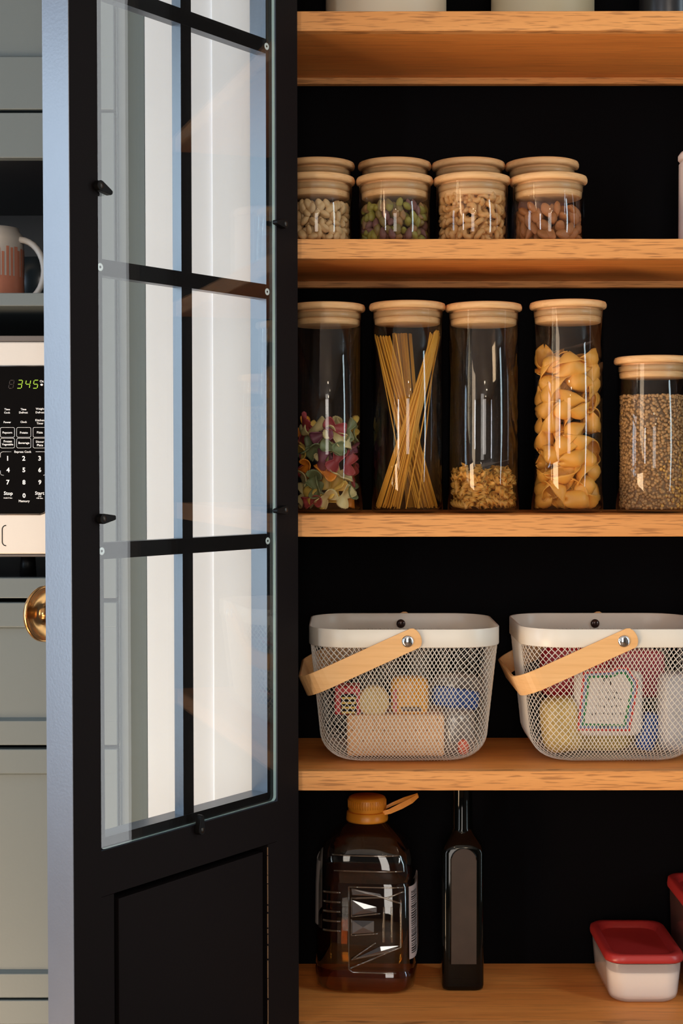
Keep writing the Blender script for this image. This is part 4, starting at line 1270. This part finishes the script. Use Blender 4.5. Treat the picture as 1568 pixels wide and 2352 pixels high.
# ------------------------------------------------------------------ bottom shelf: oil jug, dark bottle, food boxes
z5 = SH[4][0]
def superell(a, hx, hy, e):
    c, s = math.cos(a), math.sin(a)
    return (math.copysign(abs(c) ** (2 / e), c) * hx, math.copysign(abs(s) ** (2 / e), s) * hy)
RIDGE = glass('plastic_ridge', (0.9, 0.88, 0.85), (0.6, 0.55, 0.5), 0.10, rough=0.08, haze=0.08, haze_col=(0.8, 0.6, 0.4))  # haze colour paints in the highlights along the moulded lines
FACET = glass('plastic_facet', (0.9, 0.9, 0.9), (0.5, 0.5, 0.5), 0.16, rough=0.10, haze=0.10, haze_col=(0.6, 0.62, 0.7))  # bluish-white haze stands in for glints on the facets
def oil_jug():
    yc_ = 2.172
    rot = math.radians(-6)
    cx = X(842, yc_, 2100)
    pxs = yc_ / F_PX
    hx, hy = 0.0715, 0.060
    zc = lambda py: Z(py, yc_ - 0.055) - z5
    jug = empty('oil_jug', (cx, yc_, z5), label='large clear plastic jug half full of oil with orange cap', category='bottle')
    Rm = Matrix.Translation((cx, yc_, z5)) @ Matrix.Rotation(rot, 4, 'Z')
    # (height, scale, squareness)
    H = zc(1893)
    lv = [(0.0008, 0.80, 4), (0.002, 0.90, 4.2), (0.008, 0.985, 4.5), (0.022, 1.0, 4.8), (zc(2236), 1.0, 4.8), (zc(2232), 0.975, 4.8), (zc(2226), 0.975, 4.8), (zc(2222), 1.0, 4.8),
          (zc(2036), 0.985, 4.6), (zc(2032), 0.962, 4.4), (zc(2026), 0.962, 4.4), (zc(2020), 0.985, 4.4), (zc(1985), 0.965, 4.0), (zc(1975), 0.93, 3.8), (zc(1969), 0.93, 3.6), (zc(1960), 0.90, 3.3), (zc(1946), 0.82, 3.0), (zc(1930), 0.70, 2.6), (zc(1915), 0.56, 2.3), (zc(1900), 0.40, 2.1), (zc(1893), 0.345, 2.0), (zc(1880), 0.335, 2.0)]
    def sect(h):
        for (h0, s0, e0), (h1, s1, e1) in zip(lv, lv[1:]):
            if h0 <= h <= h1:
                t = (h - h0) / max(1e-9, h1 - h0); return s0 + (s1 - s0) * t, e0 + (e1 - e0) * t
        return lv[-1][1], lv[-1][2]
    def pt(a, h, off=0.0):
        s, e = sect(h)
        ex = hx * s + off; ey = hy * s + off
        k = min(1.0, max(0.0, (s - 0.35) / 0.4))
        ey = ey * k + ex * (1 - k)
        x, y = superell(a, ex, ey, e)
        return Vector((x, y, h))
    b = MB()
    n = 64
    def fn(u, v):
        i = int(round(v * (len(lv) - 1)))
        return pt(2 * PI * u, lv[i][0])
    b.grid(fn, n, len(lv) - 1, closed_u=True, M=Rm)
    b.build('jug_body', PLASTIC_CLEAR, jug)
    # oil
    hl = zc(2138)
    hs = [0.003, 0.010, 0.03, hl * 0.5, hl]
    o = MB()
    o.grid(lambda u, v: pt(2 * PI * u, hs[int(round(v * 4))], -0.0016), n, 4, closed_u=True, M=Rm)
    o.grid(lambda u, v: pt(2 * PI * u, hl, -0.0016).lerp(Vector((0, 0, hl)), v), n, 2, closed_u=True, M=Rm)
    o.grid(lambda u, v: pt(2 * PI * u, hs[0], -0.0016).lerp(Vector((0, 0, hs[0])), v), n, 2, closed_u=True, M=Rm)
    o.build('oil', OIL, jug, label='amber cooking oil filling the lower half')
    # moulded grip panel on the front: raised lines
    g = MB()
    def fp(px, py, out=0.001):
        x = (px - 842) * pxs * 1.0; h = zc(py)
        s, e = sect(h)
        y = -(hy * s) * max(0.0, 1 - (abs(x) / (hx * s)) ** e) ** (1 / e) - out
        return Vector((x, y, h))
    def line(pts, r=0.0011, closed=False):
        P = []
        for (a, b_), (c, d) in zip(pts, pts[1:] + (pts[:1] if closed else [])):
            for k in range(5): P.append(fp(a + (c - a) * k / 5, b_ + (d - b_) * k / 5))
        if not closed: P.append(fp(*pts[-1]))
        g.tube(P, r, 6, closed=closed, M=Rm)
    line([(809, 2036), (932, 2036)]); line([(809, 2036), (809, 2226), (818, 2232), (915, 2232)])
    line([(815, 2062), (885, 2058), (926, 2072), (926, 2172), (900, 2182), (815, 2202)], 0.0013)
    line([(815, 2040), (893, 2060), (932, 2045)]); line([(813, 2222), (905, 2180)]); line([(815, 2104), (880, 2095)]); line([(815, 2147), (875, 2141)])
    line([(815, 2062), (815, 2104)]); line([(815, 2110), (815, 2147)]); line([(888, 2080), (888, 2160)], 0.0016); line([(906, 2080), (906, 2160)], 0.0016); line([(926, 2080), (926, 2170)], 0.0016)
    line([(815, 2202), (870, 2162)]); line([(775, 2000), (930, 2000)]); line([(770, 1966), (925, 1966)])
    for q in range(5): line([(750, 2050 + q * 22), (790, 2050 + q * 22)], 0.0014)
    g.build('grip_relief', RIDGE, jug)
    # wedge facets inside the panel
    w = MB()
    for poly in ([(817, 2066), (872, 2080), (872, 2092), (817, 2100)], [(817, 2112), (866, 2112), (866, 2138), (817, 2143)], [(822, 2200), (880, 2170), (922, 2168), (905, 2180)], [(815, 2040), (817, 2054), (885, 2056), (880, 2050)]):
        P = [fp(a, b_, 0.0016) for a, b_ in poly]
        c = sum(P, Vector()) / len(P) + Vector((0, -0.002, 0))
        t = bmesh.new(); vs = [t.verts.new(p) for p in P]; vc = t.verts.new(c)
        for i in range(len(vs)): t.faces.new([vs[i], vs[(i + 1) % len(vs)], vc])
        w._add(t, 0, Rm, smooth=False)
    w.build('grip_facet', FACET, jug)
    # side labels
    def patch(a0, a1, py0, py1, m, name, lab, off=0.0008):
        t = MB()
        t.grid(lambda u, v: pt(a0 + (a1 - a0) * u, zc(py1) + (zc(py0) - zc(py1)) * v, off), 8, 8, M=Rm)
        t.grid(lambda u, v: pt(a0 + (a1 - a0) * u, zc(py1) + (zc(py0) - zc(py1)) * v, off + 0.0004), 8, 8, M=Rm, flip=True)
        return t.build(name, m, jug, label=lab)
    patch(math.radians(-42), math.radians(30), 2036, 2202, mat('label_paper', (0.50, 0.40, 0.38), 0.5), 'side_label', 'pale paper label with a barcode')
    r = random.Random(2)
    bc = MB()
    h = 2048
    while h < 2188:
        dh = r.choice([1.5, 2, 3])
        bc.grid(lambda u, v: pt(math.radians(-35 + 26 * u), zc(h + dh) + (zc(h) - zc(h + dh)) * v, 0.0016), 3, 1, M=Rm)
        h += dh + r.choice([1.5, 2.5, 3.5])
    bc.build('barcode', mat('black_ink'), jug)
    patch(math.radians(160), math.radians(218), 1985, 2130, mat('label_paper_back', (0.42, 0.36, 0.33), 0.5), 'side_label', 'greyish back of the second paper label')
    # cap, collar ring and pull tab
    ORANGE = mat('orange_plastic', (0.80, 0.28, 0.02), 0.35)
    zcap = lambda py: Z(py, yc_ - 0.027) - z5
    r1 = 0.0273; r2 = 0.0298
    c = MB()
    c.lathe([(0, zcap(1871)), (r1 - 0.001, zcap(1871)), (r1, zcap(1869)), (r1, zcap(1845)), (r1 - 0.0012, zcap(1840)), (r1 - 0.004, zcap(1837.5)), (0, zcap(1837.5))], seg=48, M=Rm)
    for k in range(48):
        a = 2 * PI * k / 48
        c.tube([(math.cos(a) * r1, math.sin(a) * r1, zcap(1862)), (math.cos(a) * r1, math.sin(a) * r1, zcap(1845))], 0.0005, 4, M=Rm)
    c.build('cap', ORANGE, jug)
    c = MB().lathe([(r1 - 0.003, zcap(1893)), (r2, zcap(1893)), (r2 + 0.0003, zcap(1888)), (r2 - 0.0006, zcap(1873)), (r2 - 0.002, zcap(1871.5)), (r1 - 0.003, zcap(1871.5))], seg=48, M=Rm)
    c.build('collar', ORANGE, jug)
    tb = MB()
    z0_ = zcap(1872)
    P = [(r2 - 0.006, -0.012, z0_), (r2 + 0.004, -0.014, z0_ + 0.003), (r2 + 0.020, -0.014, z0_ + 0.011), (r2 + 0.034, -0.010, z0_ + 0.018), (r2 + 0.043, -0.004, z0_ + 0.024)]
    tb.tube(P, [0.9, 1, 1.2, 1.1, 0.7], 4, flat=(0.0011, 0.0034), up=(0, 1, 0), M=Rm)
    P2 = [(r1 - 0.002, 0.004, z0_ + 0.004), (r2 + 0.008, 0.006, z0_ + 0.010), (r2 + 0.024, 0.006, z0_ + 0.017), (r2 + 0.043, -0.002, z0_ + 0.025)]
    tb.tube(P2, [0.8, 0.9, 1, 0.9], 4, flat=(0.0010, 0.0026), up=(0, 1, 0), M=Rm)
    tb.build('pull_tab', ORANGE, jug)
oil_jug()

def dark_bottle():
    y = 2.157
    cx = X(1059, y, 2100)
    DG = mat('dark_bottle_glass', (0.002, 0.0024, 0.002), 0.06, spec=0.3)
    b = empty('oil_bottle', (cx, y, z5), label='slim square dark glass bottle with a long neck right of the oil jug', category='bottle')
    zc = lambda py: Z(py, y - 0.029) - z5
    h = 0.0298
    lv = [(0.0005, 0.026, 6), (0.003, 0.0292, 7), (0.008, h, 8), (zc(1960), h, 8), (zc(1945), 0.0275, 5), (zc(1932), 0.022, 3.2), (zc(1922), 0.0178, 2.3), (zc(1910), 0.0152, 2), (zc(1835), 0.0148, 2), (zc(1815), 0.0148, 2)]
    t = MB()
    M = Matrix.Translation((cx, y, z5))
    def fn(u, v):
        i = int(round(v * (len(lv) - 1))); z, hh, e = lv[i]
        x, yy = superell(2 * PI * u, hh, hh, e); return (x, yy, z)
    t.grid(fn, 64, len(lv) - 1, closed_u=True, M=M)
    t.lathe([(0, 0), (0.026, 0.0005)], seg=32, M=M)
    t.lathe([(0.0148, zc(1815)), (0.0156, zc(1813)), (0.0156, zc(1795)), (0, zc(1795))], seg=32, M=M)
    t.build('bottle_body', DG, b)
    # arched flat panel on the front face, room reflection put into its brown colour, outlined by a fine ridge
    P = []
    xa, xb = (1031 - 1059) * y / F_PX, (1089 - 1059) * y / F_PX
    z0_, z1_ = zc(2214), zc(1975)
    arch = [(xa, z0_), (xb, z0_), (xb, z1_)] + [(((xa + xb) / 2) + (xb - xa) / 2 * math.cos(PI * k / 12), z1_ + (zc(1948) - zc(1975)) * math.sin(PI * k / 12)) for k in range(1, 12)] + [(xa, z1_)]
    t = MB().prism([(cx + a, z5 + c) for a, c in arch], FRONT(y - h - 0.0001), 0.0009)
    t.build('flat_panel', mat('bottle_panel_reflection', (0.046, 0.027, 0.018), 0.34, vary=0.5, vary_scale=30, spec=0.6), b, label='arched flat panel on the front with a painted brown reflection')
    t = MB().tube([(cx + xa - 0.0006, y - h - 0.001, z5 + z0_), (cx + xa - 0.0006, y - h - 0.001, z5 + z1_)] + [(cx + a, y - h - 0.001, z5 + c) for a, c in reversed(arch[3:-1])] + [(cx + xb, y - h - 0.001, z5 + z1_)], 0.0008, 6)
    t.build('panel_ridge', DG, b)
dark_bottle()

def food_box(px_l, px_r, yf_, yb_, z_lid0, z_lid1, label, zbase, fill_mat, fill_top, body_mat):
    xl, xr = X(px_l, yf_, 2200), X(px_r, yf_, 2200)
    cx, cy = (xl + xr) / 2, (yf_ + yb_) / 2
    hx, hy = (xr - xl) / 2, (yb_ - yf_) / 2
    f = empty('food_container', (cx, cy, zbase), label=label, category='container', group='red lidded food containers')
    def ring(s, o, z, rc):
        p = rr_point(s, hx + o, hy + o, rc); return (cx + p[0], cy + p[1], z)
    Hh = z_lid0 - zbase
    lv = [(-0.016, 0.0006), (-0.010, 0.0012), (-0.0062, 0.006), (-0.005, 0.012), (-0.0022, Hh * 0.8), (-0.0016, Hh - 0.001)]
    t = MB().grid(lambda u, v: ring(u, lv[int(round(v * 5))][0], zbase + lv[int(round(v * 5))][1], 0.022), 72, 5, closed_u=True)
    t.prism([rr_point(i / 48, hx - 0.016, hy - 0.016, 0.016) for i in range(48)], lambda a, c, d: (cx + a, cy + c, zbase + 0.0003 + d), 0.0006)
    t.build('tub', body_mat, f)
    if fill_mat:
        lv2 = [(-0.0175, 0.0016), (-0.008, 0.007), (-0.0066, 0.013), (-0.0046, fill_top)]
        t = MB().grid(lambda u, v: ring(u, lv2[int(round(v * 3))][0], zbase + lv2[int(round(v * 3))][1], 0.02), 72, 3, closed_u=True)
        t.prism([rr_point(i / 48, hx - 0.0047, hy - 0.0047, 0.02) for i in range(48)], lambda a, c, d: (cx + a, cy + c, zbase + fill_top - 0.0004 + d), 0.0008)
        o = t.build('flour', fill_mat, origin=(cx, cy, zbase))
        props(o, 'white flour filling the low red lidded container', 'flour', None, 'stuff')
    LR = mat('red_lid_plastic', (0.40, 0.028, 0.026), 0.35)
    prof = [(-0.001, z_lid0), (0.0010, z_lid0 + 0.0008), (0.0014, z_lid0 + 0.004), (0.0004, z_lid1 - 0.002), (-0.002, z_lid1), (-0.006, z_lid1), (-0.0095, z_lid1 - 0.001), (-0.0125, z_lid1 - 0.0075), (-0.0135, z_lid1 - 0.0085)]
    t = MB().grid(lambda u, v: ring(u, prof[int(round(v * 8))][0], prof[int(round(v * 8))][1], 0.022), 72, 8, closed_u=True)
    t.prism([rr_point(i / 48, hx - 0.0134, hy - 0.0134, 0.016) for i in range(48)], lambda a, c, d: (cx + a, cy + c, z_lid1 - 0.0092 + d), 0.0008)
    t.build('lid', LR, f)
TUB = glass('frosted_tub', (0.9, 0.88, 0.87), (0.7, 0.66, 0.64), 0.06, rough=0.2, haze=0.5, haze_col=(0.97, 0.86, 0.82))
FLOUR = mat('flour_white', (0.97, 0.95, 0.92), 0.8)
zl0 = Z(2216, 2.07); zl1 = Z(2196, 2.07)
food_box(1395, 1573, 2.072, 2.238, zl0, zl1, 'low food container of flour with red lid on the bottom shelf', z5, FLOUR, (zl0 - z5) * 0.74, TUB)
TUB2 = glass('tinted_tub', (0.5, 0.4, 0.38), (0.3, 0.2, 0.2), 0.06, rough=0.15, haze=0.4, haze_col=(0.30, 0.13, 0.11))
zm1 = Z(2006, 2.235)
food_box(1580.5, 1815, 2.085, 2.240, zm1 - 0.016, zm1, 'taller food container with red lid behind the low one', z5, None, 0, TUB2)
